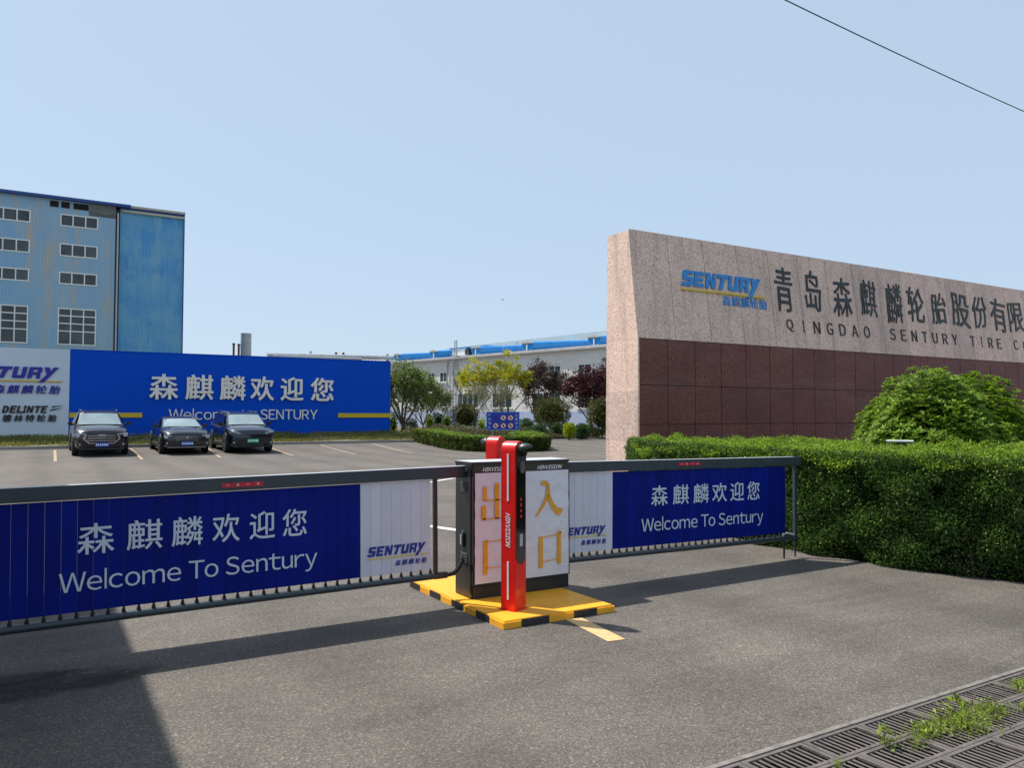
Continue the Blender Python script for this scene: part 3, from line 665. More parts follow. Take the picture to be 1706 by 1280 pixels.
box('corrugated_sheet', (3.9, 6.27, .0, .2, 21.24, 22.447), M_corr, OB)
for x in (.55, 1.5, 2.55, 3.25): box('roof_opening', (x, x + (.72 if x < 3 else .6), -.01, .3, 21.72, 22.3), M_pit, OB)  # solid boxes, the shade of the openings given as colour
M_cream = plain('cream_band_sheet', (.42, .40, .33), .6, var=.2)
box('cornice', (6.72, 12.80, .02, 24, 22.352, 22.50), M_eave, OB)
box('cornice_band', (7.62, 12.82, -.12, 24, 22.50, 22.72), M_cream, OB)
box('cornice_band', (6.9, 12.80, -.05, .24, 22.02, 22.24), M_cream, OB)
box('corner_trim', (12.70, 12.80, .1, .9, 0, 22.35), M_eave, OB)
def fwin(parent, x0, x1, z0, z1, nx, nz, y=0, glass=None, fw=.07, dep=.18, gate=False, rows=None):
    f = MB(); f.box(x0, x1, y - .05, y + .02, z0, z0 + fw); f.box(x0, x1, y - .05, y + .02, z1 - fw, z1)
    f.box(x0, x0 + fw, y - .05, y + .02, z0 + fw, z1 - fw); f.box(x1 - fw, x1, y - .05, y + .02, z0 + fw, z1 - fw)
    w_ = f.build('window', M_frame, parent)
    zz = rows or [z0 + (z1 - z0) * j / nz for j in range(nz + 1)]
    for i in range(1, nx): box('mullion', (x0 + (x1 - x0) * i / nx - fw / 2, x0 + (x1 - x0) * i / nx + fw / 2, y - .045, y + .02, z0 + fw, z1 - fw), M_frame, w_)
    for z in zz[1:-1]: box('glazing_bar', (x0 + fw, x1 - fw, y - .04, y + .02, z - fw / 2, z + fw / 2), M_frame, w_)
    for i in range(nx):
        xa = x0 + (x1 - x0) * i / nx + fw / 2; xb = x0 + (x1 - x0) * (i + 1) / nx - fw / 2
        MB().box(xa, xb, y - .012 - random.random() * .015, y + .01, z0 + fw * .6, z1 - fw * .6).build('pane', glass or M_glassd, w_)
    return w_
for xo in (1.44, -4.32, -10.08):
    for z0, z1 in ((19.9, 21.1), (16.95, 18.2), (14.2, 15.4)): fwin(OB, xo, xo + 3.28, z0, z1, 3, 1, fw=.1)
    fwin(OB, xo - .02, xo + 3.28, 8.25, 11.85, 3, 4, fw=.1, rows=[8.25, 9.6, 10.35, 11.1, 11.85])
# ------------------------------------------------------------------ white factory hall
ax, ay = 48.497, 62.550; ux, uy = -.23698, .97151
FH = empty('white_factory', (ax, ay, 0), math.atan2(uy, ux), 'long white two storey factory hall with lilac plinth behind the trees', 'building')
# local +x runs along the facade away from us; outward normal is local +y (towards the camera side)
ny = 1
def fb(name, s0, s1, d0, d1, z0, z1, m, parent=FH, bev=0): return box(name, (s0, s1, d0, d1, z0, z1), m, parent)
fb('wall', -30, 52, -30, 0, 2.0, 8.35, M_plast); fb('plinth', -30, 52, -30, .03, 0, 1.998, M_band)
fb('eave_gutter', -30, 52, -.2, .45, 8.352, 8.52, M_grey); 
M_par = plain('weathered_parapet', (.50, .44, .38), .85, var=.25, scale=1)
fb('parapet', -30, 52, -.4, .12, 8.522, 8.70, M_par)
def hwin(s0, s1, z0, z1, n, gl=M_glassg):
    f = MB(); fw = .07
    f.box(s0, s1, -.10, .015, z0, z0 + fw); f.box(s0, s1, -.10, .015, z1 - fw, z1); f.box(s0, s0 + fw, -.10, .015, z0 + fw, z1 - fw); f.box(s1 - fw, s1, -.10, .015, z0 + fw, z1 - fw)
    w_ = f.build('window', M_frame, FH)
    box('sill', (s0 - .1, s1 + .1, .0, .13, z0 - .1, z0 - .001), M_plast, w_)
    for i in range(n):
        a, b_ = s0 + (s1 - s0) * i / n, s0 + (s1 - s0) * (i + 1) / n
        box('pane', (a + fw * .6, b_ - fw * .6, -.05, .006 + random.random() * .003, z0 + fw * .7, z1 - fw * .7), gl, w_)
        if i: box('mullion', (a - .035, a + .035, -.04, .02, z0 + fw, z1 - fw), M_frame, w_)
for s0, s1, n in ((26.9, 28.2, 2), (24.45, 25.85, 2), (18.7, 22.5, 4), (5.9, 10.15, 5), (1.75, 3.5, 2), (-3.0, -.1, 3), (30.6, 32.0, 2), (33.5, 35, 2), (13.2, 16.4, 3), (-8, -4.5, 3)):
    hwin(s0, s1, 5.62, 6.85, n)
for s0, s1, n, z0, z1 in ((24.45, 25.83, 2, 2.6, 4.3), (26.9, 28.2, 2, 2.6, 4.3), (18.8, 22.5, 4, 2.4, 4.2), (5.95, 10.14, 5, 2.3, 4.05), (1.8, 3.6, 2, 2.3, 4.05), (-3, -.1, 3, 2.3, 4.05), (13.2, 16.4, 3, 2.4, 4.1), (30.6, 32, 2, 2.6, 4.3)):
    hwin(s0, s1, z0, z1, n)
for s, z1 in ((24.3, 7.7), (23.15, 7.65)):
    p_ = MB().tube([(s, .16, .1), (s, .16, z1)], .09, 8).build('downpipe', M_grey, FH); fb('rain_head', s - .2, s + .2, .02, .32, z1, z1 + .32, M_grey)
for s in (22.75, 22.4): MB().tube([(s, .25, 5.0), (s, .25, 10.6)], .07, 8).build('vent_stack', M_grey, FH)
fb('tank_box', 19.0, 20.2, .0, .6, 5.2, 5.6, M_grey)
# roof sheets rise behind the eaves, blue ridge ventilators run back along them
rf = MB().add([(-30, -.5, 8.55), (52, -.5, 8.55), (52, -32, 11.4), (-30, -32, 11.4), (-30, -.5, 8.4), (52, -.5, 8.4), (52, -32, 11.2), (-30, -32, 11.2)],
              [(3, 2, 1, 0), (4, 5, 6, 7), (0, 1, 5, 4), (2, 3, 7, 6), (0, 4, 7, 3), (1, 2, 6, 5)]).build('roof', M_roof, FH)
def vent(s, wd=1.7):
    n = 8; pr = [(-wd * .30, 0), (-wd * .5, .55), (-wd * .5, .85)] + [(wd * .5 * math.cos(math.pi - math.pi * k / n), .85 + .22 * math.sin(math.pi * k / n)) for k in range(1, n)] + [(wd * .5, .85), (wd * .5, .55), (wd * .30, 0)]
    fn = lambda u, v, t: (s + u, -t, 8.70 + v + (t - .8) * .088)
    o = MB().prism(pr, fn, .8, 17.8).build('ridge_ventilator', M_ridge, FH, smooth=True)
    fr_ = MB().prism([(u * 1.06, v * 1.05) for u, v in pr[2:-2]] , fn, .66, .79).build('end_hood', M_par, o)
    MB().prism([(-.06, .1), (.06, .1), (.06, .8), (-.06, .8)], fn, .70, .795).build('end_strut', M_frame, o)
    for t in range(1, 6): MB().prism([(u * 1.02, v * 1.01 + .002) for u, v in pr], fn, .8 + t * 3 - .03, .8 + t * 3 + .03).build('seam_band', M_ridge, o)
for s in (35.6, 28.0, 20.1, 11.6, 2.0, -7.5, -17): vent(s)
# little plant room and tall sheets on the roof
fb('roof_house', 24.5, 27.4, -9, -3.0, 9.1, 10.0, M_frame); fb('roof_house_window', 23.9, 24.6, -4.2, -2.98, 9.2, 9.75, M_glassd)
fb('roof_hut', 29.2, 31.2, -9, -6.5, 9.4, 10.35, M_grey); fb('blue_edge_strip', 20.6, 27.5, -9.1, -2.9, 10.0, 10.12, M_ridge)
mb = MB().add([(-20, -18, 9.6), (46, -18, 9.6), (46, -18, 12.15), (-20, -18, 12.95), (-20, -32, 9.6), (46, -32, 9.6), (46, -32, 12.7), (-20, -32, 13.6)], [(0, 1, 2, 3), (7, 6, 5, 4), (0, 4, 5, 1), (3, 2, 6, 7), (0, 3, 7, 4), (1, 5, 6, 2)]).build('upper_roof', M_roof, FH)
MB().tube([(21.2, -9, 10.0), (21.2, -9, 11.1)], .06, 6).build('roof_pipe', M_grey, FH); MB().tube([(21.6, -9, 10.0), (21.6, -9, 11.0)], .06, 6).build('roof_pipe', M_grey, FH)

# ------------------------------------------------------------------ things beyond the sign wall
tag(MB().tube([(21.8, 100, 0), (21.8, 100, 6), (21.8, 100, 11.7)], [.66, .66, .64], 20).build('chimney', M_grey, smooth=True), 'fat pale grey steel chimney rising behind the blue sign wall', 'chimney')
M_rust = plain('rust_red_pipe', (.20, .06, .05), .7, var=.3)
for x, z in ((20.35, 10.25), (20.95, 10.2)):
    t = empty('exhaust_stack', (x, 100, 0), 0, 'thin dark red exhaust stack %s the fat grey chimney' % ('farther out beside' if x < 20.5 else 'close beside'), 'exhaust stack', 'dark red exhaust stacks')
    MB().tube([(0, 0, 0), (0, 0, z)], .13, 8).build('pipe', M_rust, t); MB().tube([(0, 0, z), (0, 0, z + .16)], .19, 8).build('cap', M_rust, t)
RK = empty('pipe_rack', (24, 100, 0), 0, 'long grey overhead pipe rack seen over the top of the blue sign wall', 'pipe rack')
MB().tube([(.4, 0, 9.1), (17.5, 0, 9.4)], .30, 10).build('pipe', M_grey, RK); MB().tube([(.0, 1, 8.75), (17.5, 1, 8.9)], .22, 10).build('pipe', M_frame, RK)
MB().tube([(1.0, -.8, 8.95), (12.5, -.8, 9.0)], .16, 8).build('pipe', M_grey, RK)
for x in (.6, 6, 9.4, 10.4, 16.6): box('upright', (x - .12, x + .12, .3, .55, 0, 9.9 if x > 5 else 9.3), M_rust if x > 9 else M_grey, RK)
for k in range(34): MB().tube([(1.2 + k * .48, -.2, 8.8), (1.2 + k * .48, -.2, 9.3 + random.random() * .2)], .04, 5).build('hanger', M_grey, RK)
# ------------------------------------------------------------------ cars
M_carp = plain('dark_violet_car_paint', (.010, .007, .015), .25, var=.1, coat=1, metal=.55)
M_carb = plain('blue_black_car_paint', (.016, .019, .026), .27, var=.1, coat=1, metal=.6)
M_carn = plain('navy_car_paint', (.008, .013, .030), .25, var=.1, coat=1, metal=.6)
M_trim = plain('black_trim', (.010, .010, .011), .5, var=.1)
M_wsh = plain('windscreen', (.26, .33, .34), .05, var=.3, scale=.8, coat=1, spec=1)  # pale base colour paints in the sky mirrored by the glass
M_sg = plain('side_glass', (.012, .016, .018), .06, var=.2, coat=1)
M_chrome = plain('chrome', (.55, .56, .58), .18, metal=1, var=.05)
M_lamp = plain('headlamp_glass', (.42, .48, .55), .08, var=.3, scale=9, coat=1)
M_pblue = plain('blue_plate', (.01, .10, .60), .4, var=.05); M_pgreen = plain('green_plate', (.02, .50, .20), .4, var=.1)
def car(name, x, yf, rz, paint, label, W, L, hood, belt, roof, ws0, ws1, rr0, rr1, rails, style):
    """x centre, yf = nose; car points to -Y. hood/belt/roof heights; ws0->ws1 windscreen in y from nose; rr0->rr1 rear window"""
    z0 = lot_z(yf + 1.2) - .0
    t = empty(name, (x, yf, z0), rz, label, 'car', 'dark cars parked before the sign wall')
    t.rotation_euler = (.03, 0, rz)
    hw = W / 2
    st = [(-.00, .72, .34, hood - .26), (.05, .84, .26, hood - .14), (.22, .93, .22, hood - .06), (.6, .985, .20, hood - .01), (ws0, 1.0, .20, hood + .05), (ws1, 1.0, .20, belt), (L * .6, 1.0, .20, belt + .03), (rr0, 1.0, .20, belt + .04), (L - .25, .95, .24, belt + (.02 if rails else .0)), (L - .04, .88, .30, belt - .10), (L, .80, .4, belt - .2)]
    mb = MB(); ring = []
    for y, f, zb, zt in st:
        h_ = hw * f; p = [(-h_ * .82, zb), (-h_ * .97, zb + .10), (-h_ * 1.0, zb + (zt - zb) * .45), (-h_ * .985, zt - .16), (-h_ * .95, zt - .05), (-h_ * .86, zt - .0), (-h_ * .5, zt + .035), (0, zt + .045)]
        p = p + [(-a, b_) for a, b_ in p[-2::-1]]; ring.append([(a, y, b_) for a, b_ in p])
    n = len(ring[0])
    for r in ring: mb.v += r
    for i in range(len(ring) - 1):
        for k in range(n): q = (k + 1) % n; mb.f.append((i * n + k, i * n + q, (i + 1) * n + q, (i + 1) * n + k))
    mb.f.append(tuple(range(n))); mb.f.append(tuple((len(ring) - 1) * n + k for k in range(n)))
    mb.build('body', paint, t, smooth=True)
    # cabin
    def sec(y, zb, zt, fb, ft): return [(-hw * fb, y, zb), (-hw * ft, y, zt), (-hw * ft * .8, y, zt + (.03 if zt > belt + .2 else 0)), (hw * ft * .8, y, zt + (.03 if zt > belt + .2 else 0)), (hw * ft, y, zt), (hw * fb, y, zb)]
    S = [sec(ws0, hood + .03, hood + .05, .88, .86), sec(ws1, belt, roof - .06, .93, .70), sec(ws1 + .35, belt + .02, roof, .94, .71), sec(rr0 - .1, belt + .02, roof - (.0 if rails else .05), .93, .70), sec(rr1, belt + .02, belt + .1, .88, .80)]
    cb = MB()
    for s in S: cb.v += s
    for i in range(len(S) - 1):
        for k in range(6): q = (k + 1) % 6; cb.f.append((i * 6 + k, i * 6 + q, (i + 1) * 6 + q, (i + 1) * 6 + k))
    cb.f.append(tuple(range(6))); cb.f.append(tuple(24 + k for k in range(6)))
    cb.build('cabin', paint, t, smooth=False, bevel=.02)
    # windscreen: a curved pane laid 12 mm proud of the cabin
    wv = MB(); nx = 8
    nrm = Vector((0, -(roof - .06 - hood), (ws1 - ws0))).normalized() * .014
    for j in range(5):
        tt = .06 + j / 4 * .86; y = ws0 + (ws1 - ws0) * tt; z = hood + .05 + (roof - .06 - hood - .05) * tt; h_ = hw * (.86 + (.70 - .86) * tt) * .93
        for i in range(nx + 1):
            u = -1 + 2 * i / nx; wv.v.append((h_ * u, y + nrm.y - .05 * (1 - u * u) + .0, z + nrm.z + .02 * (1 - u * u)))
    for j in range(4):
        for i in range(nx): a = j * (nx + 1) + i; wv.f.append((a, a + 1, a + nx + 2, a + nx + 1))
    ws = wv.build('windscreen', M_wsh, t, smooth=True)
    box('rear_view_mirror', (-.12, .12, ws1 - .22, ws1 - .18, roof - .20, roof - .14), M_trim, ws)
    for s in (-1, 1): box('wiper', (s * .3 - .28, s * .3 + .28, ws0 - .045, ws0 - .025, hood + .085, hood + .10), M_trim, ws)
    # side windows
    for s in (-1, 1):
        def sp(y, tt, zt): 
            z = belt + .07 + (zt - belt - .07) * tt; f = .935 + (.705 - .935) * ((z - belt) / (roof - belt)); return (s * (hw * f + .012), y, z)
        for (ya, yb_, cut) in ((ws1 - .30, ws1 + .75, True), (ws1 + .82, min(rr0 - .15, ws1 + 1.75), False)):
            q = [sp(ya - (.1 if cut else 0), 0, roof - .1), sp(yb_, 0, roof - .1), sp(yb_, 1, roof - .1), sp(ya + (.42 if cut else 0), 1 if not cut else .92, roof - .1)]
            MB().add(q, [(0, 1, 2, 3)]).build('side_window', M_sg, t, recalc=False)
        m_ = MB().box(s * (hw + .07) - .085, s * (hw + .07) + .085, ws1 - .52, ws1 - .38, belt + .0, belt + .15).build('wing_mirror', paint, t, bevel=.035)
        box('mirror_arm', (min(s * hw * .9, s * (hw + .07)), max(s * hw * .9, s * (hw + .07)), ws1 - .47, ws1 - .42, belt + .0, belt + .05), M_trim, m_)
        box('door_seam', (s * hw - .004, s * hw + .004, ws1 + .76, ws1 + .78, .35, belt - .1), M_trim, t)
        box('sill_trim', (s * hw * .99 - .012, s * hw * .99 + .012, 1.35, L - 1.35, .20, .32), M_trim, t)
        if rails: MB().tube([(s * hw * .66, ws1 + .2, roof + .0), (s * hw * .67, ws1 + .35, roof + .045), (s * hw * .67, rr0 - .3, roof + .045), (s * hw * .66, rr0 - .15, roof)], .018, 6).build('roof_rail', M_chrome, t)
    # wheels
    for s in (-1, 1):
        for yy in (.92, L - .95):
            wr = .36 if rails else .335
            MB().tube([(s * (hw - .17), yy, wr + .015), (s * (hw + .006), yy, wr + .015)], wr + .055, 24).build('wheel_arch', M_trim, t)
            w_ = MB().tube([(s * (hw - .20), yy, wr), (s * (hw - .195), yy, wr), (s * (hw + .0), yy, wr), (s * (hw + .015), yy, wr)], [wr - .02, wr, wr, wr - .02], 24).build('tyre', M_tyre, t, smooth=True)
            MB().tube([(s * (hw + .0), yy, wr), (s * (hw + .022), yy, wr)], wr * .66, 20).build('rim', M_rim, w_)
            for k in range(5):
                an = k * 2 * math.pi / 5
                MB().tube([(s * (hw + .026), yy + math.cos(an) * .05, wr + math.sin(an) * .05), (s * (hw + .022), yy + math.cos(an) * wr * .62, wr + math.sin(an) * wr * .62)], .012, 4).build('spoke', M_trim, w_)
    # nose
    def front(polys, nm, m, y=-.01, dep=.02, par=t):
        mb_ = MB()
        for pl in polys: mb_.prism(pl, lambda a, b_, q: (a, y - q + .10 * (abs(a) / hw) ** 2.5, b_), -.02, dep)
        return mb_.build(nm, m, par)
    bmp = front([[(-hw * .80, .22), (hw * .80, .22), (hw * .84, .42), (-hw * .84, .42)]], 'lower_bumper', M_trim, y=-.02, dep=.01)
    gz0, gz1 = .50, hood - .22
    if style == 'suv':
        gr_ = front([[(-.42, gz0 - .02), (.42, gz0 - .02), (.56, gz0 + .12), (.50, gz1), (-.50, gz1), (-.56, gz0 + .12)]], 'grille', M_trim, dep=.012)
        for z in (gz0 + .06, gz0 + .15, gz0 + .24): front([R(-.46, .46, z - .012, z + .012)], 'grille_bar', M_chrome, dep=.026, par=gr_)
        fr_ = [(-.42, gz0 - .05), (.42, gz0 - .05), (.62, gz0 + .12), (.54, gz1 + .02), (.50, gz1 + .0), (.57, gz0 + .12), (.40, gz0 - .02), (-.40, gz0 - .02), (-.57, gz0 + .12), (-.50, gz1 + .0), (-.54, gz1 + .02), (-.62, gz0 + .12)]
        front([fr_], 'grille_surround', M_chrome, dep=.03, par=gr_); front([R(-.13, .13, gz1 - .05, gz1 - .01)], 'badge', M_chrome, dep=.03, par=gr_)
    elif style == 'sedan':
        gr_ = front([[(-.36, gz0 - .03), (.36, gz0 - .03), (.62, gz1 - .02), (.50, gz1 + .03), (-.50, gz1 + .03), (-.62, gz1 - .02)]], 'grille', M_trim, dep=.012)
        for k in range(-7, 8):
            for j in range(3): 
                zz = gz0 + .02 + j * .065
                if abs(k) * .075 < .38 + j * .06: front([R(k * .075 - .016, k * .075 + .016, zz, zz + .035)], 'grille_stud', M_chrome if j == 2 else M_rim, dep=.02, par=gr_)
        MB().tube([(0, -.03, gz1 - .06), (0, -.05, gz1 - .06)], .05, 14).build('badge', M_chrome, gr_)
        front([R(-hw * .78, hw * .78, .255, .275)], 'chrome_lip', M_chrome, y=-.02, dep=.03)
    else:
        gr_ = front([[(-.62, gz1 - .03), (.62, gz1 - .03), (.60, gz1 + .0), (-.60, gz1 + .0)]], 'nose_strip', M_chrome, dep=.02)
        front([[(-.40, .26), (.40, .26), (.50, .40), (-.50, .40)]], 'air_intake', M_trim, dep=.015)
    for s in (-1, 1):
        if style == 'ev': q = [(s * .50, gz1 + .00), (s * .84 * hw / .93, gz1 + .04), (s * .86 * hw / .93, gz1 + .13), (s * .70, gz1 + .09), (s * .48, gz1 + .03)]
        else: q = [(s * .60, gz1 - .12), (s * .86 * hw / .93, gz1 - .09), (s * .87 * hw / .93, gz1 + .05), (s * .56, gz1 + .02)]
        if s < 0: q = q[::-1]
        h_ = front([q], 'headlight', M_lamp, dep=.012)
        qq = [(s * .64, .36), (s * .80 * hw / .93, .36), (s * .82 * hw / .93, .48), (s * .62, .46)]
        if s < 0: qq = qq[::-1]
        fg = front([qq], 'fog_lamp_recess', M_trim, dep=.008)
        MB().tube([(s * .72, .02, .42), (s * .72, -.0, .42)], .035, 10).build('fog_lamp', M_lamp, fg)
    pz = .34 if style != 'ev' else .42
    pl = MB().box(-.22, .22, -.075, -.055, pz, pz + .14).build('number_plate', M_pgreen if style == 'ev' else M_pblue, t)
    for k in range(7): box('plate_mark', (-.19 + k * .056 + (.02 if k > 1 else 0), -.155 + k * .056 + (.02 if k > 1 else 0), -.078, -.0755, pz + .035, pz + .105), M_white, pl)
    return t
car('parked_suv', 2.04, 32.95, .0, M_carp, 'dark violet SUV with chrome barred grille and blue plate, roof rails on top', 1.86, 4.65, 1.02, 1.07, 1.60, 1.15, 1.85, 3.95, 4.5, True, 'suv')
car('parked_sedan', 4.98, 32.8, .0, M_carb, 'low blue black saloon with studded grille between the two SUVs', 1.78, 4.70, .92, .96, 1.36, 1.25, 2.15, 3.3, 4.15, False, 'sedan')
car('parked_crossover', 7.42, 32.6, .0, M_carn, 'navy electric crossover with smooth nose and green number plate', 1.84, 4.75, 1.00, 1.05, 1.56, 1.10, 1.85, 3.95, 4.55, True, 'ev')

# ------------------------------------------------------------------ foliage tools
def leaves(name, m, P, A, S, asp, parent=None, N=None, fold=.25):
    """P centres, A long-axis directions, S lengths; one kite of two triangles per leaf"""
    n = len(P); A = A / (np.linalg.norm(A, axis=1, keepdims=True) + 1e-9)
    Rn = np.random.normal(size=(n, 3)) if N is None else N + np.random.normal(size=(n, 3)) * .5
    B = np.cross(A, Rn); B /= (np.linalg.norm(B, axis=1, keepdims=True) + 1e-9); C = np.cross(A, B)
    S = np.broadcast_to(S, (n,))[:, None]; w_ = S * asp / 2
    v = np.empty((n, 4, 3)); v[:, 0] = P - A * S / 2; v[:, 2] = P + A * S / 2
    v[:, 1] = P + B * w_ + C * w_ * fold; v[:, 3] = P - B * w_ + C * w_ * fold
    me = bpy.data.meshes.new(name); me.vertices.add(4 * n); me.vertices.foreach_set('co', v.ravel())
    me.loops.add(4 * n); me.loops.foreach_set('vertex_index', np.arange(4 * n, dtype=np.int32))
    me.polygons.add(n); me.polygons.foreach_set('loop_start', np.arange(0, 4 * n, 4, dtype=np.int32)); me.polygons.foreach_set('loop_total', np.full(n, 4, dtype=np.int32))
    me.update(calc_edges=True); return mk(name, me, m, parent)
def blobnoise(P, sc, seed=0):
    r = np.random.RandomState(seed); out = 0
    for k in range(5):
        d = r.normal(size=3); d /= np.linalg.norm(d); out = out + np.sin(P @ d * sc * (1 + .5 * k) + r.rand() * 7) / (1 + .4 * k)
    return out / 2.2
G1 = [(.018, .055, .008), (.040, .11, .014), (.075, .17, .022), (.12, .22, .035)]
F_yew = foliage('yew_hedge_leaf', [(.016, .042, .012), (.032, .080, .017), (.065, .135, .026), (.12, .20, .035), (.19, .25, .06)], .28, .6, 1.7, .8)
F_yewtop = foliage('sunlit_hedge_leaf', [(.07, .13, .012), (.14, .24, .018), (.23, .34, .028), (.33, .43, .05)], .35, .6, 1.6, .35)  # brighter than the side leaves, sunlight on the hedge top put into the colour
F_bush = foliage('broad_bush_leaf', [(.045, .095, .010), (.11, .20, .016), (.21, .33, .025), (.34, .46, .05)], .34, .5, 1.5)
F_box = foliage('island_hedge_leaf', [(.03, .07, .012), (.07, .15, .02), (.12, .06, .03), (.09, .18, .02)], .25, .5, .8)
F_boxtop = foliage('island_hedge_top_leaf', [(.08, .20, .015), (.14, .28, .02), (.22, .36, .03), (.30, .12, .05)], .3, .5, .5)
F_grass = foliage('grass_blade', [(.10, .13, .03), (.18, .20, .05), (.26, .24, .08), (.34, .28, .13)], .3, .6, .6)
F_green = foliage('camphor_leaf', [(.05, .085, .020), (.10, .15, .035), (.17, .21, .05), (.26, .27, .09)], .3, .45, .5)
F_yellow = foliage('yellow_leaf', [(.16, .20, .03), (.32, .36, .03), (.50, .46, .03), (.55, .36, .03)], .35, .5, .4)
F_purple = foliage('dusky_plum_leaf', [(.03, .018, .022), (.06, .035, .04), (.09, .06, .055), (.12, .09, .07)], .25, .5, .6)
F_dred = foliage('dark_red_leaf', [(.035, .008, .014), (.07, .014, .022), (.11, .025, .03), (.05, .02, .03)], .25, .45, .6)
F_brown = foliage('bronze_shrub_leaf', [(.03, .05, .012), (.07, .08, .018), (.13, .09, .022), (.09, .12, .03)], .25, .5, .8)
F_dgreen = foliage('dull_green_shrub_leaf', [(.02, .05, .015), (.04, .09, .03), (.08, .13, .05), (.10, .16, .05)], .25, .5, .9)
F_pink = foliage('mixed_flower_leaf', [(.05, .10, .03), (.08, .13, .05), (.20, .08, .08), (.12, .14, .07)], .25, .5, .9)
F_lime = foliage('lime_shrub_leaf', [(.20, .30, .02), (.34, .42, .02), (.46, .50, .03)], .3, .5, .5)
F_weed = foliage('weed_leaf', [(.10, .19, .02), (.24, .34, .04), (.38, .44, .09), (.16, .13, .05), (.26, .36, .05)], .35, .45, 6)

# ------------------------------------------------------------------ clipped hedge along the drive
def catmull(pts, n):
    P = [np.array(p, float) for p in pts]; out = []
    for i in range(len(P) - 1):
        p0 = P[max(i - 1, 0)]; p1 = P[i]; p2 = P[i + 1]; p3 = P[min(i + 2, len(P) - 1)]
        for k in range(n):
            t = k / n; out.append(.5 * ((2 * p1) + (-p0 + p2) * t + (2 * p0 - 5 * p1 + 4 * p2 - p3) * t * t + (-p0 + 3 * p1 - 3 * p2 + p3) * t ** 3))
    out.append(P[-1]); return np.array(out)
def hedge(name, front, depth, zt, label, group, mside, mtop, n_side, n_top, ls, amp=.07, z0=0, inside=1, seed=1, zf=None, ltop=None, topfall=0):
    """front: plan curve; the body lies to one side (inside=+1: left of travel)"""
    c = catmull(front, 12); seg = np.linalg.norm(np.diff(c, axis=0), axis=1); cum = np.r_[0, np.cumsum(seg)]; LL = cum[-1]
    def at(s):
        i = np.clip(np.searchsorted(cum, s) - 1, 0, len(seg) - 1); f = (s - cum[i]) / seg[i]; p = c[i] + (c[i + 1] - c[i]) * f[..., None]
        d = (c[i + 1] - c[i]) / seg[i][..., None]; return p, np.stack([-d[:, 1], d[:, 0]], 1) * inside
    t = empty(name, (float(c[0][0]), float(c[0][1]), 0), 0, label, 'hedge', group); org = np.array([c[0][0], c[0][1], 0])
    gz = (lambda y: np.array([zf(float(q)) for q in y])) if zf else (lambda y: np.zeros(len(y)))
    # dark inner body, coloured as the shade behind the leaves
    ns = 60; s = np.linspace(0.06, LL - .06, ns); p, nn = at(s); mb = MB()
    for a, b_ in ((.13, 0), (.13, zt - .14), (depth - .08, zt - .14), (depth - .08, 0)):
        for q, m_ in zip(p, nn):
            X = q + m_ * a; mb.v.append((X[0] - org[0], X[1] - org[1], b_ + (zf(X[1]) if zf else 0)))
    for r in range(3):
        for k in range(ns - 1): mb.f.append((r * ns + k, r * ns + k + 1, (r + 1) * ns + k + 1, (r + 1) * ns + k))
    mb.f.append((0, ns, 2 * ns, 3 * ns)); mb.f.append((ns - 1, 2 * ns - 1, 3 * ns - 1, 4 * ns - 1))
    mb.build('shade_core', M_core, t)
    def bumpy(P, k=1): return blobnoise(P, 4.5, seed) * amp * .7 + blobnoise(P, 13, seed + 3) * amp * .5
    def place(s, a, z, nout, mat, nm, size, up, wn=.8, jit=.55):
        p, nn = at(s); P = np.stack([p[:, 0] + nn[:, 0] * a, p[:, 1] + nn[:, 1] * a, z], 1)
        No = nout(nn); bb = bumpy(P); P = P + No * (bb - amp * .3)[:, None]
        hole = blobnoise(P, 9, seed + 9) > -1.05
        P = P + np.random.normal(size=P.shape) * .018; P[:, 2] += gz(P[:, 1])
        P, No = P[hole], No[hole]; A = No * wn + up + np.random.normal(size=P.shape) * jit
        leaves(nm, mat, P - org, A, np.random.uniform(.6, 1.35, len(P)) * size, .42, t, N=No)['kind'] = 'stuff'
    z3 = lambda nn, f: np.stack([nn[:, 0] * f, nn[:, 1] * f, np.zeros(len(nn))], 1)
    u = np.random.rand(n_side); zz = zt * (u ** .92)
    place(np.random.rand(n_side) * LL, np.random.rand(n_side) ** 2 * .07 + .05 * (1 - np.minimum(1, zz / .25)), zz, lambda nn: z3(nn, -1), mside, 'side_leaves', ls, np.array([0, 0, .35]))
    n2 = n_top; ltop = ltop or ls
    a = np.random.rand(n2) * depth; z = zt - .02 - np.random.rand(n2) ** 2 * .05 - topfall * np.maximum(0, a - .4)
    place(np.random.rand(n2) * LL, a, z, lambda nn: np.stack([nn[:, 0] * 0, nn[:, 1] * 0, np.ones(len(nn))], 1), mtop, 'top_leaves', ltop, np.array([0, 0, .25]), 0, .8)
    # two ends
    ne = int(n_side * depth / LL)
    for s0, sg in ((0, -1), (LL, 1)):
        p, nn = at(np.full(ne, float(s0))); tg = np.stack([-nn[:, 1], nn[:, 0]], 1) * (-inside) * -sg * inside * inside
        dvec = (c[1] - c[0]) if s0 == 0 else (c[-1] - c[-2]); dvec = dvec / np.linalg.norm(dvec) * sg
        a = np.random.rand(ne) * depth; z = np.random.rand(ne) * zt
        P = np.stack([p[:, 0] + nn[:, 0] * a, p[:, 1] + nn[:, 1] * a, z], 1); No = np.tile([dvec[0], dvec[1], 0], (ne, 1))
        P = P + No * bumpy(P)[:, None] + np.random.normal(size=P.shape) * .018; P[:, 2] += gz(P[:, 1])
        leaves('end_leaves', mside, P - org, No + np.random.normal(size=P.shape) * .55 + [0, 0, .35], np.random.uniform(.6, 1.35, ne) * ls, .42, t, N=No)['kind'] = 'stuff'
    return t
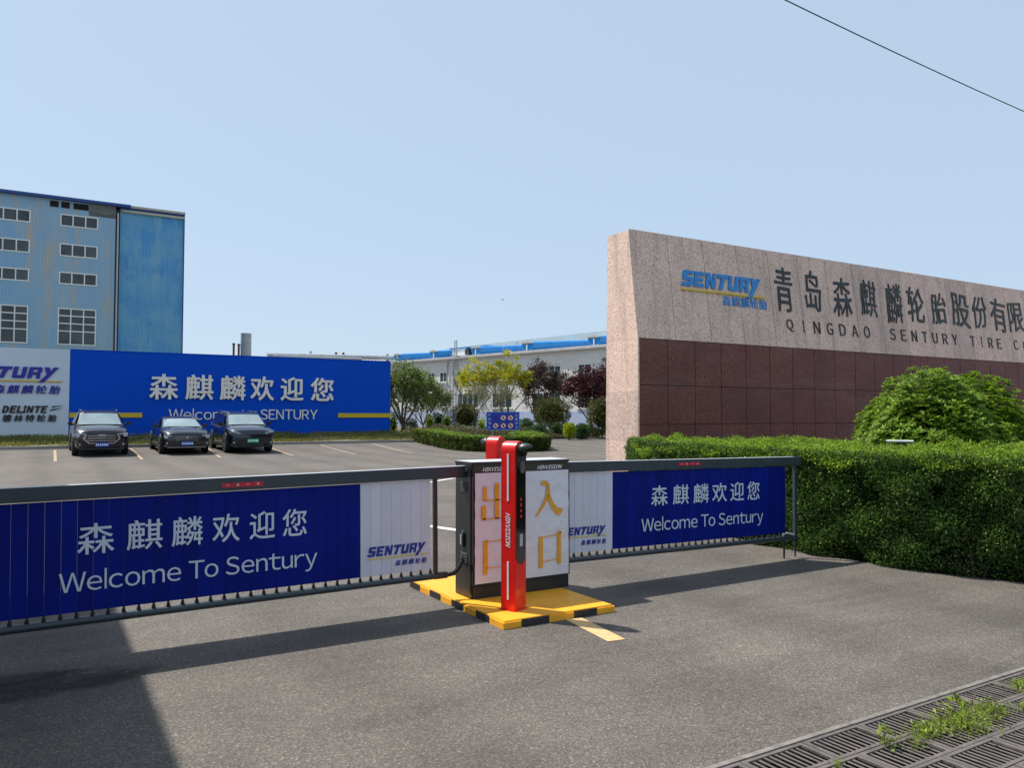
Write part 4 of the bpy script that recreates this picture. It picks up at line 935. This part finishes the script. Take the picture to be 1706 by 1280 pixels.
F_LINE = [(9.6, .6), (8.6, 2.4), (7.99, 3.92), (7.70, 4.67), (7.60, 5.6), (7.62, 6.6), (7.70, 7.6), (7.85, 8.7), (8.35, 9.95), (9.25, 11.2)]
hedge('clipped_hedge', F_LINE, 3.1, 1.19, 'long clipped hedge curving beside the drive, top leaves coloured as sunlit, dark below', None, F_yew, F_yewtop, 190000, 240000, .034, amp=.125, inside=-1, seed=4)
# bare twigs and dead stems at the hedge foot
tw = MB(); fl_ = catmull(F_LINE, 12); rs_ = random.Random(4)
for k in range(200):
    p_ = fl_[rs_.randrange(10, len(fl_) - 1)]; x_ = p_[0] + rs_.uniform(.06, .2); y_ = p_[1] + rs_.uniform(-.06, .06); h_ = rs_.uniform(.12, .5)
    a_ = Vector((x_ + .06, y_, 0)); tw.tube([a_, a_ + Vector((rs_.uniform(-.14, .02), rs_.uniform(-.08, .08), h_ * .6)), a_ + Vector((rs_.uniform(-.22, -.02), rs_.uniform(-.14, .14), h_))], [.004, .003, .0015], 4, cap=False)
o = tw.build('hedge_foot_twigs', M_bark, recalc=False); tag(o, 'bare brown twigs showing along the foot of the long clipped hedge', 'twigs', kind='stuff')
# soil under it
tag(MB().add([(7.85, 1, .02), (8.2, 3.6, .02), (7.85, 5, .02), (7.78, 7, .02), (7.95, 9, .02), (9.4, 11.5, .02), (10.6, 12.7, .02), (36, 12.7, .02), (36, 1, .02)], [tuple(range(8, -1, -1))]).build('planting_soil', M_soil), kind='structure')

# broad evergreen bush
def big_bush(name, c, R3, n_tuft, leaf, m, label, cat, per=14, seed=3, stems=5, shape=None):
    t = empty(name, c, 0, label, cat); rs = np.random.RandomState(seed)
    for k in range(stems):
        a = rs.rand() * 6.28; MB().tube([(0, 0, 0), (math.cos(a) * R3[0] * .25, math.sin(a) * R3[1] * .25, R3[2] * .45), (math.cos(a) * R3[0] * .55, math.sin(a) * R3[1] * .55, R3[2] * .9)], [.05, .035, .015], 7).build('stem', M_bark, t)
    # tufts all over a dome whose surface swells and dips at three sizes
    d = rs.normal(size=(n_tuft, 3)); d[:, 2] = np.abs(d[:, 2]) - .12; d /= np.linalg.norm(d, axis=1, keepdims=True)
    def dome(q): return 1 + .13 * blobnoise(q, 3.2, seed) + .09 * blobnoise(q, 8, seed + 2) + .05 * blobnoise(q, 19, seed + 5)
    P = d * np.array(R3) * (dome(d) * (1 - .22 * rs.rand(n_tuft) ** 1.8))[:, None]
    keep = P[:, 2] > .05; P, d = P[keep], d[keep]; ax = d * .8 + [0, 0, .8]; ax /= np.linalg.norm(ax, axis=1, keepdims=True)
    n = len(P); P2 = np.repeat(P, per, 0); ax2 = np.repeat(ax, per, 0); r = rs.normal(size=(n * per, 3)); r -= (r * ax2).sum(1, keepdims=True) * ax2; r /= np.linalg.norm(r, axis=1, keepdims=True)
    A = r * 1.0 + ax2 * rs.uniform(-.15, .7, (n * per, 1)); A /= np.linalg.norm(A, axis=1, keepdims=True); S = rs.uniform(.7, 1.25, n * per) * leaf
    leaves('foliage', m, P2 + A * S[:, None] * .5, A, S, .30, t, N=ax2 * 2)['kind'] = 'stuff'
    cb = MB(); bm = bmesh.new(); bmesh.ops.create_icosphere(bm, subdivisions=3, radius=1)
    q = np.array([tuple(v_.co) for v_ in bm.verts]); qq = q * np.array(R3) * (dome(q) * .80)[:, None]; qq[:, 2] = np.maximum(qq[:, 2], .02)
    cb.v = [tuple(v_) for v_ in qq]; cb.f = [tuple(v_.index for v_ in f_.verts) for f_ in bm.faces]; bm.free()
    cb.build('shade_core', M_core, t)['kind'] = 'stuff'
    return t
big_bush('evergreen_bush', (13.62, 7.95, 0), (1.85, 1.65, 2.08), 14000, .078, F_bush, 'large rounded bright green evergreen bush in front of the maroon granite', 'bush', seed=5)
big_bush('evergreen_bush', (15.6, 6.9, 0), (1.2, 1.3, 1.75), 5200, .078, F_bush, 'smaller evergreen bush cut off at the edge of the view behind the clipped hedge', 'bush', seed=8)
fl = empty('floodlight_box', (9.84, 6.33, 0), math.radians(-58), 'small pale grey floodlight box poking above the clipped hedge', 'floodlight')
MB().box(-.15, .15, -.09, .09, 1.15, 1.245).build('housing', M_grey, fl, bevel=.012); box('visor', (-.165, .165, -.14, .10, 1.247, 1.265), M_frame, fl, bevel=.004)
box('glass', (-.125, .125, -.094, -.088, 1.165, 1.235), M_glassd, fl); box('bracket', (-.02, .02, -.02, .02, 0, 1.15), M_grey, fl)

# ------------------------------------------------------------------ traffic island hedge and planting
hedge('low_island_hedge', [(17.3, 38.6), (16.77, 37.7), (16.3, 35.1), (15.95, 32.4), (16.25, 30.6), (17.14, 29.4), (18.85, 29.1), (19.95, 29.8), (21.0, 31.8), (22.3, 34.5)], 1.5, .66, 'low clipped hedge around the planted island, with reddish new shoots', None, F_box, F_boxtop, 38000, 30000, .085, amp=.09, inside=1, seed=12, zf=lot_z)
tag(MB().add([(17.9, 37.8, .225), (17.1, 34.8, .14), (16.9, 31.6, .05), (18.2, 30.5, .04), (19.6, 31.0, .05), (21.3, 34.2, .13), (24.2, 40.0, .225), (18.8, 40.0, .225)], [tuple(range(7, -1, -1))]).build('island_soil', M_soil), kind='structure')
def gd(px, d): r = (px - 853) / 1310 * d; return (r * .8568 + d * .5156, -r * .5156 + d * .8568)
tag(grid('planting_bed', [16.8 + 4 * i for i in range(12)], [44, 60, 90], lambda x, y: .17, M_soil), kind='structure')
def limbs(mb, p, d, L, r, depth, tips, rs, spread=.55, up=.25):
    q = p + d * L * .5 + Vector([rs.uniform(-.06, .06) * L for _ in range(3)]); e = p + d * L
    mb.tube([p, q, e], [r, r * .85, r * .68], 6 if depth > 1 else 4, cap=False)
    if depth == 0: tips.append(e); tips.append(q); return
    for k in range(3 if depth > 1 else 3):
        nd = (d + Vector([rs.uniform(-spread, spread), rs.uniform(-spread, spread), rs.uniform(-spread * .3, spread * .7) + up * .3])).normalized()
        limbs(mb, e if k else q.lerp(e, .6), nd, L * rs.uniform(.62, .85), r * .6, depth - 1, tips, rs, spread, up)
def tree(name, px, d, zg, h, hb, rx, m, label, leaf=.12, n=9000, seed=1, cat='tree', group=None, clump=.42, tr=.09, spread=.8, fork=.35, bare=0, tiltx=0, m2=None):
    x, y = gd(px, d); rs = random.Random(seed); nr = np.random.RandomState(seed)
    t = empty(name, (x, y, zg), 0, label, cat, group)
    tk = MB(); hf = hb * fork + .3
    lean = Vector((rs.uniform(-.1, .1) + tiltx, rs.uniform(-.1, .1), 1)).normalized()
    top = lean * hf; tk.tube([(0, 0, -.05), lean * hf * .5, top], [tr, tr * .85, tr * .78], 8); tk.build('trunk', M_bark, t, smooth=True)
    br = MB(); tips = []
    for k in range(5):
        a = k * 1.256 + rs.random(); s_ = spread * rs.uniform(.5, 1.1)
        limbs(br, top.copy(), Vector((math.cos(a) * s_, math.sin(a) * s_, 1)).normalized(), (h - hf) * .38, tr * .6, 2, tips, rs)
    P = np.array([tuple(v_) for v_ in tips]); cz = (h + hb) / 2
    # squeeze the twig ends into the crown's outline
    C = np.array([0, 0, cz]); Rr = np.array([rx, rx, (h - hb) / 2]); q = (P - C) / Rr; ln = np.linalg.norm(q, axis=1, keepdims=True); 
    q = np.where(ln > 1, q / ln, q) 
    # extra clumps near the outline, uneven
    m_ = 60; e = nr.normal(size=(m_, 3)); e /= np.linalg.norm(e, axis=1, keepdims=True); e *= nr.uniform(.45, 1.0, (m_, 1)); q = np.vstack([q, e]); P = C + q * Rr
    br.build('branches', M_bark, t, smooth=True)['kind'] = 'stuff'
    ii = nr.randint(0, len(P), n); sz = nr.uniform(.5, 1.2, len(P)) * clump
    L_ = P[ii] + nr.normal(size=(n, 3)) * sz[ii][:, None] * .5 * [1, 1, .7]
    if bare: keep = nr.rand(n) > bare * (L_[:, 2] < cz); L_ = L_[keep]
    A = nr.normal(size=L_.shape) + [0, 0, -.2]
    if m2 is not None:
        f = L_[:, 2] + nr.normal(size=len(L_)) * .35 < cz * .95
        leaves('crown', m2, L_[f], A[f], nr.uniform(.6, 1.3, f.sum()) * leaf, .55, t)['kind'] = 'stuff'; L_, A = L_[~f], A[~f]
    leaves('crown', m, L_, A, nr.uniform(.6, 1.3, len(L_)) * leaf, .55, t)['kind'] = 'stuff'
    return t
tree('camphor_tree', 668, 50, .2, 4.95, 1.25, 1.85, F_green, 'spreading green tree at the end of the blue sign wall', .13, 14500, 11, tiltx=.25, tr=.13, clump=.55)
tree('camphor_tree', 706, 52, .2, 4.4, 1.2, 1.25, F_green, 'small green tree standing against the lilac plinth, joining the crown of the spreading one', .125, 6500, 13, tr=.06, clump=.5)
tree('camphor_tree', 735, 54, .2, 3.5, 1.3, .7, F_green, 'slight green sapling before the factory windows', .12, 2100, 14, tr=.04, clump=.35)
tree('yellow_leaved_tree', 793, 56, .2, 5.5, 2.2, 1.15, F_yellow, 'thin yellow leaved tree with bare lower twigs behind the blue notice board', .16, 5200, 21, tr=.06, clump=.42, bare=.6)
tree('yellow_leaved_tree', 845, 57, .2, 6.1, 2.0, 1.45, F_yellow, 'taller golden leaved tree, brightest at its top, above the blue notice board', .16, 8500, 23, tr=.08, clump=.42, bare=.7)
F_twig = foliage('grey_green_twig_leaf', [(.16, .15, .10), (.22, .19, .15), (.17, .20, .09)], .2, .7, .8)
tree('bare_twig_shrub', 822, 53, .2, 4.3, .6, 1.2, F_twig, 'greyish half bare shrub behind the blue notice board', .06, 7500, 25, cat='shrub', tr=.04, clump=.45)
tree('plum_tree', 897, 60, .2, 5.9, 1.3, 1.5, F_purple, 'airy dusky purple plum tree before the upper windows', .14, 10500, 31, tr=.08, clump=.42, group='plum trees')
tree('plum_tree', 938, 62, .2, 5.0, 2.9, 1.15, F_purple, 'low spreading plum branchwork between the purple and the dark red tree', .14, 4200, 33, tr=.06, clump=.4, group='plum trees')
tree('plum_tree', 985, 56, .2, 4.9, 1.5, 1.75, F_dred, 'dense dark red plum tree next to the granite monument', .14, 12500, 35, tr=.09, clump=.42, group='plum trees')
tree('plum_tree', 1012, 58, .2, 5.6, 2.6, 1.0, F_dred, 'taller dark red plum tree half hidden by the monument end', .14, 4600, 36, tr=.07, clump=.42, group='plum trees')
def shrub(px, d, zt, wpx, m, label, leaf=.085, n=3500, stem=0, seed=1, zg=.2, name='round_shrub', group='shrubs of the planting bed', squash=1):
    x, y = gd(px, d); r = wpx / 2 / 1310 * d; nr = np.random.RandomState(seed); t = empty(name, (x, y, zg), 0, label, 'shrub', group)
    h = zt - zg; zc = stem + (h - stem) * .5; R3 = np.array([r, r, (h - stem) / 2])
    MB().tube([(0, 0, -.03), (0.02, 0, zc)], [.05, .04], 7).build('stem', M_bark, t)
    for k in range(3): a = k * 2.1; MB().tube([(0, 0, stem * .7), (math.cos(a) * r * .5, math.sin(a) * r * .5, zc)], [.03, .015], 5).build('stem', M_bark, t)
    e = nr.normal(size=(n, 3)); e /= np.linalg.norm(e, axis=1, keepdims=True); bb = 1 + .16 * blobnoise(e, 4, seed) + .10 * blobnoise(e, 11, seed + 1)
    P = np.sign(e) * np.abs(e) ** (.93 * squash) * (bb * nr.uniform(.62, 1.06, n) ** .6)[:, None] * R3 + [0, 0, zc]; P[:, 2] = np.maximum(P[:, 2], .03)
    leaves('foliage', m, P, e + nr.normal(size=e.shape) * .6 + [0, 0, .3], nr.uniform(.6, 1.3, n) * leaf, .55, t, N=e)['kind'] = 'stuff'
    bm = bmesh.new(); bmesh.ops.create_icosphere(bm, subdivisions=2, radius=1); cb = MB(); cb.v = [tuple(np.array(v_.co) * R3 * .66 + [0, 0, zc]) for v_ in bm.verts]; cb.f = [tuple(v_.index for v_ in f_.verts) for f_ in bm.faces]; bm.free(); cb.build('shade_core', M_core, t)
    return t
zp = lambda y, d: 1.6 + (692 - y) / 1310 * d
for a in [(775, 51, 671, 46, F_brown, 'domed bronze green shrub behind the flower border', 5200, .3), (919, 50, 664, 64, F_brown, 'big bronze topped round shrub on a short stem', 8500, .55), (1003, 47, 664, 50, F_brown, 'tall bronze shrub at the foot of the monument end', 6500, .25),
          (716, 53, 690, 16, F_lime, 'small lime yellow shrub nearest the green tree', 1300, 0), (744, 52, 690, 17, F_lime, 'small lime yellow shrub touching the domed bronze one', 1300, 0), (730, 54, 687, 20, F_dgreen, 'dark green shrub between the two lime ones', 1600, 0),
          (802, 50, 697, 14, F_lime, 'tiny lime shrub peeping out by the notice board', 900, 0), (948, 45, 705, 20, F_lime, 'clipped golden globe shrub beside the far road', 2600, .1), (877, 49, 697, 26, F_dgreen, 'loose green shrub beside the notice board', 2400, 0),
          (928, 47, 704, 22, F_dgreen, 'dull green shrub under the big bronze one', 2000, 0), (969, 46, 706, 26, F_dgreen, 'dull green shrub between golden globe and monument', 2600, 0), (985, 48, 712, 24, F_dgreen, 'low dark shrub at the verge before the monument end', 1800, 0),
          (684, 48, 697, 26, F_pink, 'reddish shrub behind the trunk of the spreading tree', 1700, 0), (655, 50, 688, 16, F_lime, 'lime shrub glimpsed at the end of the blue sign wall', 900, 0), (897, 46, 706, 26, F_dgreen, 'low green shrub between notice board and big bronze shrub', 1900, 0)]:
    shrub(a[0], a[1], zp(a[2], a[1]), a[3], a[4], a[5], n=a[6], stem=a[7], seed=int(a[0]))
# flower border (one mass)
nr = np.random.RandomState(5); n = 36000; pxs = nr.uniform(676, 1000, n); ds = nr.uniform(40.5, 48, n)
r_ = (pxs - 853) / 1310 * ds; X = r_ * .8568 + ds * .5156; Y = -r_ * .5156 + ds * .8568
keep = ((pxs < 885) | (ds > 45.5)) & (Y > 37.9) & ~((X < 18.2) & (Y < 41)); X, Y, pxs = X[keep], Y[keep], pxs[keep]; n = len(X)
hh = (.62 + .25 * np.sin(X * 1.7) * np.sin(Y * 1.3) + .12 * np.sin(X * 5)) * np.where(pxs > 885, .55, 1); Z = .2 + hh * nr.rand(n) ** .5
leaves('flower_border', F_pink, np.stack([X, Y, Z], 1), nr.normal(size=(n, 3)) + [0, 0, .5], nr.uniform(.07, .15, n), .5)
tag(bpy.data.objects['flower_border'], 'mixed low flower border of green and reddish plants behind the island hedge', 'ground cover', kind='stuff')
# grass
def grass(name, n, fn, label, h=.16, m=F_grass):
    nr = np.random.RandomState(3); P = fn(nr, n); k = len(P); A = nr.normal(size=(k, 3)) * .35 + [0, 0, 1]; S = nr.uniform(.5, 1.4, k) * h
    P[:, 2] += S * .4; o = leaves(name, m, P, A, S, .14, None); tag(o, label, 'grass', kind='stuff')
def fbank(nr, n):
    x = nr.uniform(-9, 17.5, n); y = 37.9 + nr.rand(n) * 2.7; keep = blobnoise(np.stack([x, y * 2, x * 0], 1), 1.6, 3) + nr.rand(n) > .1; x, y = x[keep], y[keep]
    return np.stack([x, y, [bank_z(a, b_) for a, b_ in zip(x, y)]], 1)
grass('bank_grass', 42000, fbank, 'thin dry grass on the bank under the sign walls', .17)
def fverge(nr, n):
    x = nr.uniform(17, 44, n); y = nr.uniform(41.5, 58, n); return np.stack([x, y, np.full(n, .17)], 1)
grass('verge_grass', 26000, fverge, 'short green grass around the shrubs', .22, F_dgreen)
tag(MB().add([(24.4, 40.2, .22), (29.4, 39.4, .22), (40, 52, .22), (22, 52, .22), (18.8, 44, .22)], [(0, 1, 2, 3, 4)]).build('verge', M_dry), kind='structure')
kerbrun([(24.2, 40.2), (27.6, 38.2), (32, 36.5)], .2, .10)

# ------------------------------------------------------------------ notice board
x, y = gd(838, 38); NB = empty('notice_board', (x, y, .2), math.radians(-32), 'blue notice board with prohibition circles standing in the island hedge', 'notice board')
M_nb = plain('notice_blue', (.008, .045, .42), .5, var=.08); M_nbe = plain('notice_edge', (.12, .30, .75), .5, var=.05)
bw, z0, z1 = .80, .68, 1.56
box('board', (-bw, bw, -.02, .02, z0, z1), M_nb, NB)
for b_ in ((-bw, bw, z0, z0 + .03), (-bw, bw, z1 - .03, z1), (-bw, -bw + .03, z0, z1), (bw - .03, bw, z0, z1)): box('edge_strip', (b_[0], b_[1], -.026, -.0205, b_[2], b_[3]), M_nbe, NB)
for x_ in (-.5, .5): box('leg', (x_ - .025, x_ + .025, .021, .06, -.1, z1 - .1), M_grey, NB)
s_ = lambda x, z, d: (x, -.021 - d, z)
def col(txt, xc):
    for i, ch in enumerate(txt): zc = z1 - .16 - i * .19; text_fit('character', ch, xc - .065, xc + .065, zc - .07, zc + .06, s_, .002, M_txt, NB)
col('严禁烟火', -.65); col('注意安全', .65)
def disc(xc, zc, r, nm, m, d0, par, n=20, z=0): return MB().prism([(xc + r * math.cos(6.2832 * k / n), zc + r * .98 * math.sin(6.2832 * k / n)) for k in range(n)], s_, d0, d0 + .002).build(nm, m, par)
for i, (xc, zc) in enumerate([(-.32, 1.27), (.02, 1.27), (.37, 1.27), (-.35, .89), (.02, .89), (.37, .89)]):
    if i == 0: disc(xc, zc, .12, 'faded_symbol', M_logo, 0, NB); continue
    o = disc(xc, zc, .135, 'prohibition_symbol', M_redp, 0, NB); disc(xc, zc, .115, 'symbol_field', M_ltr, .003, o)
    MB().prism([(xc - .05, zc - .05), (xc + .05, zc - .06), (xc + .03, zc + .05), (xc - .03, zc + .06)], s_, .006, .008).build('symbol_figure', M_chr, o)
    MB().prism([(xc - .09, zc + .07), (xc - .07, zc + .09), (xc + .09, zc - .07), (xc + .07, zc - .09)][::-1], s_, .009, .011).build('symbol_slash', M_redp, o)
# lamp post by the tree
x, y = gd(693, 70); lp = empty('lamp_post', (x, y, .2), 0, 'thin grey lamp post half hidden by the spreading green tree', 'lamp post')
MB().tube([(0, 0, 0), (0, 0, 4.4)], [.09, .06], 10).build('pole', M_grey, lp); MB().tube([(0, 0, 4.4), (0, 0, 4.55), (0, 0, 4.8), (0, 0, 4.85)], [.08, .2, .2, .05], 12).build('lantern', M_frame, lp); box('base', (-.14, .14, -.14, .14, -.02, .06), M_conc, lp)

# ------------------------------------------------------------------ weeds in the grates
def weed(name, x, y, R_, n, L_, lab, seed, z=.0):
    nr = np.random.RandomState(seed); t = empty(name, (x, y, z), 0, lab, 'weed', 'weeds growing through the drain grates')
    P0 = np.stack([nr.normal(size=n) * R_ * .5, nr.normal(size=n) * R_ * .32, np.zeros(n)], 1); A = nr.normal(size=(n, 3)) * .75 + [0, 0, .85]; A[:, 2] = np.abs(A[:, 2]); A /= np.linalg.norm(A, axis=1, keepdims=True)
    S = nr.uniform(.35, 1.2, n) * L_ * .7; H = nr.rand(n) ** 1.5 * L_ * .9; P = P0 + A * S[:, None] * .5; P[:, 2] += H
    leaves('leaves', F_weed, P, A, S, .34, t, fold=.4)
    st = MB()
    for k in range(10): q = P0[k]; a = A[k] * L_ * 1.1; st.tube([q - [0, 0, .03], q + a * .5, q + a], [.0018, .0014, .0008], 4)
    st.build('stalks', F_weed, t)['kind'] = 'stuff'
weed('weed_tuft', 4.12, 2.335, .20, 800, .042, 'broadest weed mat spilling over three grates', 1); weed('weed_tuft', 4.42, 2.37, .15, 480, .036, 'leafy weed mat merging with the broadest one', 2)
weed('weed_tuft', 4.22, 2.42, .04, 22, .10, 'tall upright leaf standing out of the broad weed mat', 3); weed('weed_tuft', 3.84, 2.36, .10, 340, .042, 'rounded weed tuft on the bar between two grates', 4)
weed('weed_tuft', 3.55, 2.37, .06, 30, .085, 'small broad leaved weed at the channel end of the row', 5); weed('weed_tuft', 3.66, 2.30, .04, 26, .045, 'tiny spiky weed next to the small broad leaved one', 6)
weed('weed_tuft', 4.98, 2.45, .13, 260, .045, 'thin straggling weed where the channel leaves the picture', 7); weed('weed_tuft', 4.66, 2.27, .08, 190, .035, 'sparse yellowish weed in the third row of grates', 8)
weed('weed_tuft', 3.15, 2.36, .05, 26, .035, 'single seedling in the grate nearest the bottom edge', 9)
# litter on the asphalt: pebbles and dry leaves, beyond counting
nr = np.random.RandomState(8); n = 2600; x = nr.uniform(-1, 8, n); y = nr.uniform(2.7, 9, n); q = nr.rand(n) < .62; x = np.where(q, 7.55 + .25 * np.sin(y * .9 + 2.4) * 0 + np.interp(y, [2.7, 3.9, 4.7, 5.6, 7, 9], [.8, .42, .15, .02, .03, .25]) - np.abs(nr.normal(size=n)) * .16, x); k = (~q) & (nr.rand(n) < .5); y[k] = 2.67 + np.abs(nr.normal(size=k.sum())) * .12
leaves('road_litter', foliage('dry_litter', [(.30, .28, .25), (.18, .13, .08), (.45, .43, .40)], 0, .8), np.stack([x, y, np.full(n, .004)], 1), np.stack([nr.normal(size=n), nr.normal(size=n), nr.normal(size=n) * .15], 1), nr.uniform(.004, .012, n), .7, N=np.tile([0, 0, 3.], (n, 1)))
tag(bpy.data.objects['road_litter'], 'grit and dry leaf scraps scattered on the drive', 'litter', kind='stuff')

# ------------------------------------------------------------------ overhead cable, bird
cb = []
for k in range(41):
    f = k / 40; X = -6 + 40 * f; Yc = 6.02 + (X - 8.18) / (14.95 - 8.18) * .35 + .76; cb.append((X, Yc, 7.0 + .9 * ((X - 12) / 22) ** 2))
tag(MB().tube(cb, .008, 6).build('overhead_cable', M_rubber, smooth=True), 'single black overhead cable crossing the sky above the monument', 'cable')
x, y = gd(837, 70); z = 1.6 + (692 - 499) / 1310 * 70
bd = empty('bird', (x, y, z), .6, 'tiny dark bird in flight high above the notice board', 'bird')
MB().tube([(-.14, 0, 0), (-.05, 0, .0), (.06, 0, .01), (.13, 0, .03), (.17, 0, .03)], [.01, .04, .045, .03, .008], 8).build('body', M_chr, bd, smooth=True)
for s in (-1, 1): MB().add([(.06, 0, .02), (-.05, 0, .02), (-.06, s * .14, .09), (-.10, s * .26, .05), (.02, s * .15, .10)], [(0, 1, 2, 4), (4, 2, 3)]).build('wing', M_chr, bd)

# ------------------------------------------------------------------ gatehouse beside the drive (just out of view, shades the corner)
GH = empty('gatehouse', (-.60, 6.0, 0), 0, 'white gatehouse standing beside the exit arm and shading the drive', 'gatehouse')
box('wall', (-4.0, -.45, -4.0, 3.6, 0, 3.05), M_plast, GH); box('roof', (-4.3, 0, -4.3, 3.9, 3.051, 3.30), M_grey, GH); box('door', (-.452, -.43, -1.2, -.3, 0, 2.1), M_rail, GH); box('window', (-.452, -.43, .3, 1.8, .95, 2.0), M_glassd, GH)
bpy.context.view_layer.update()
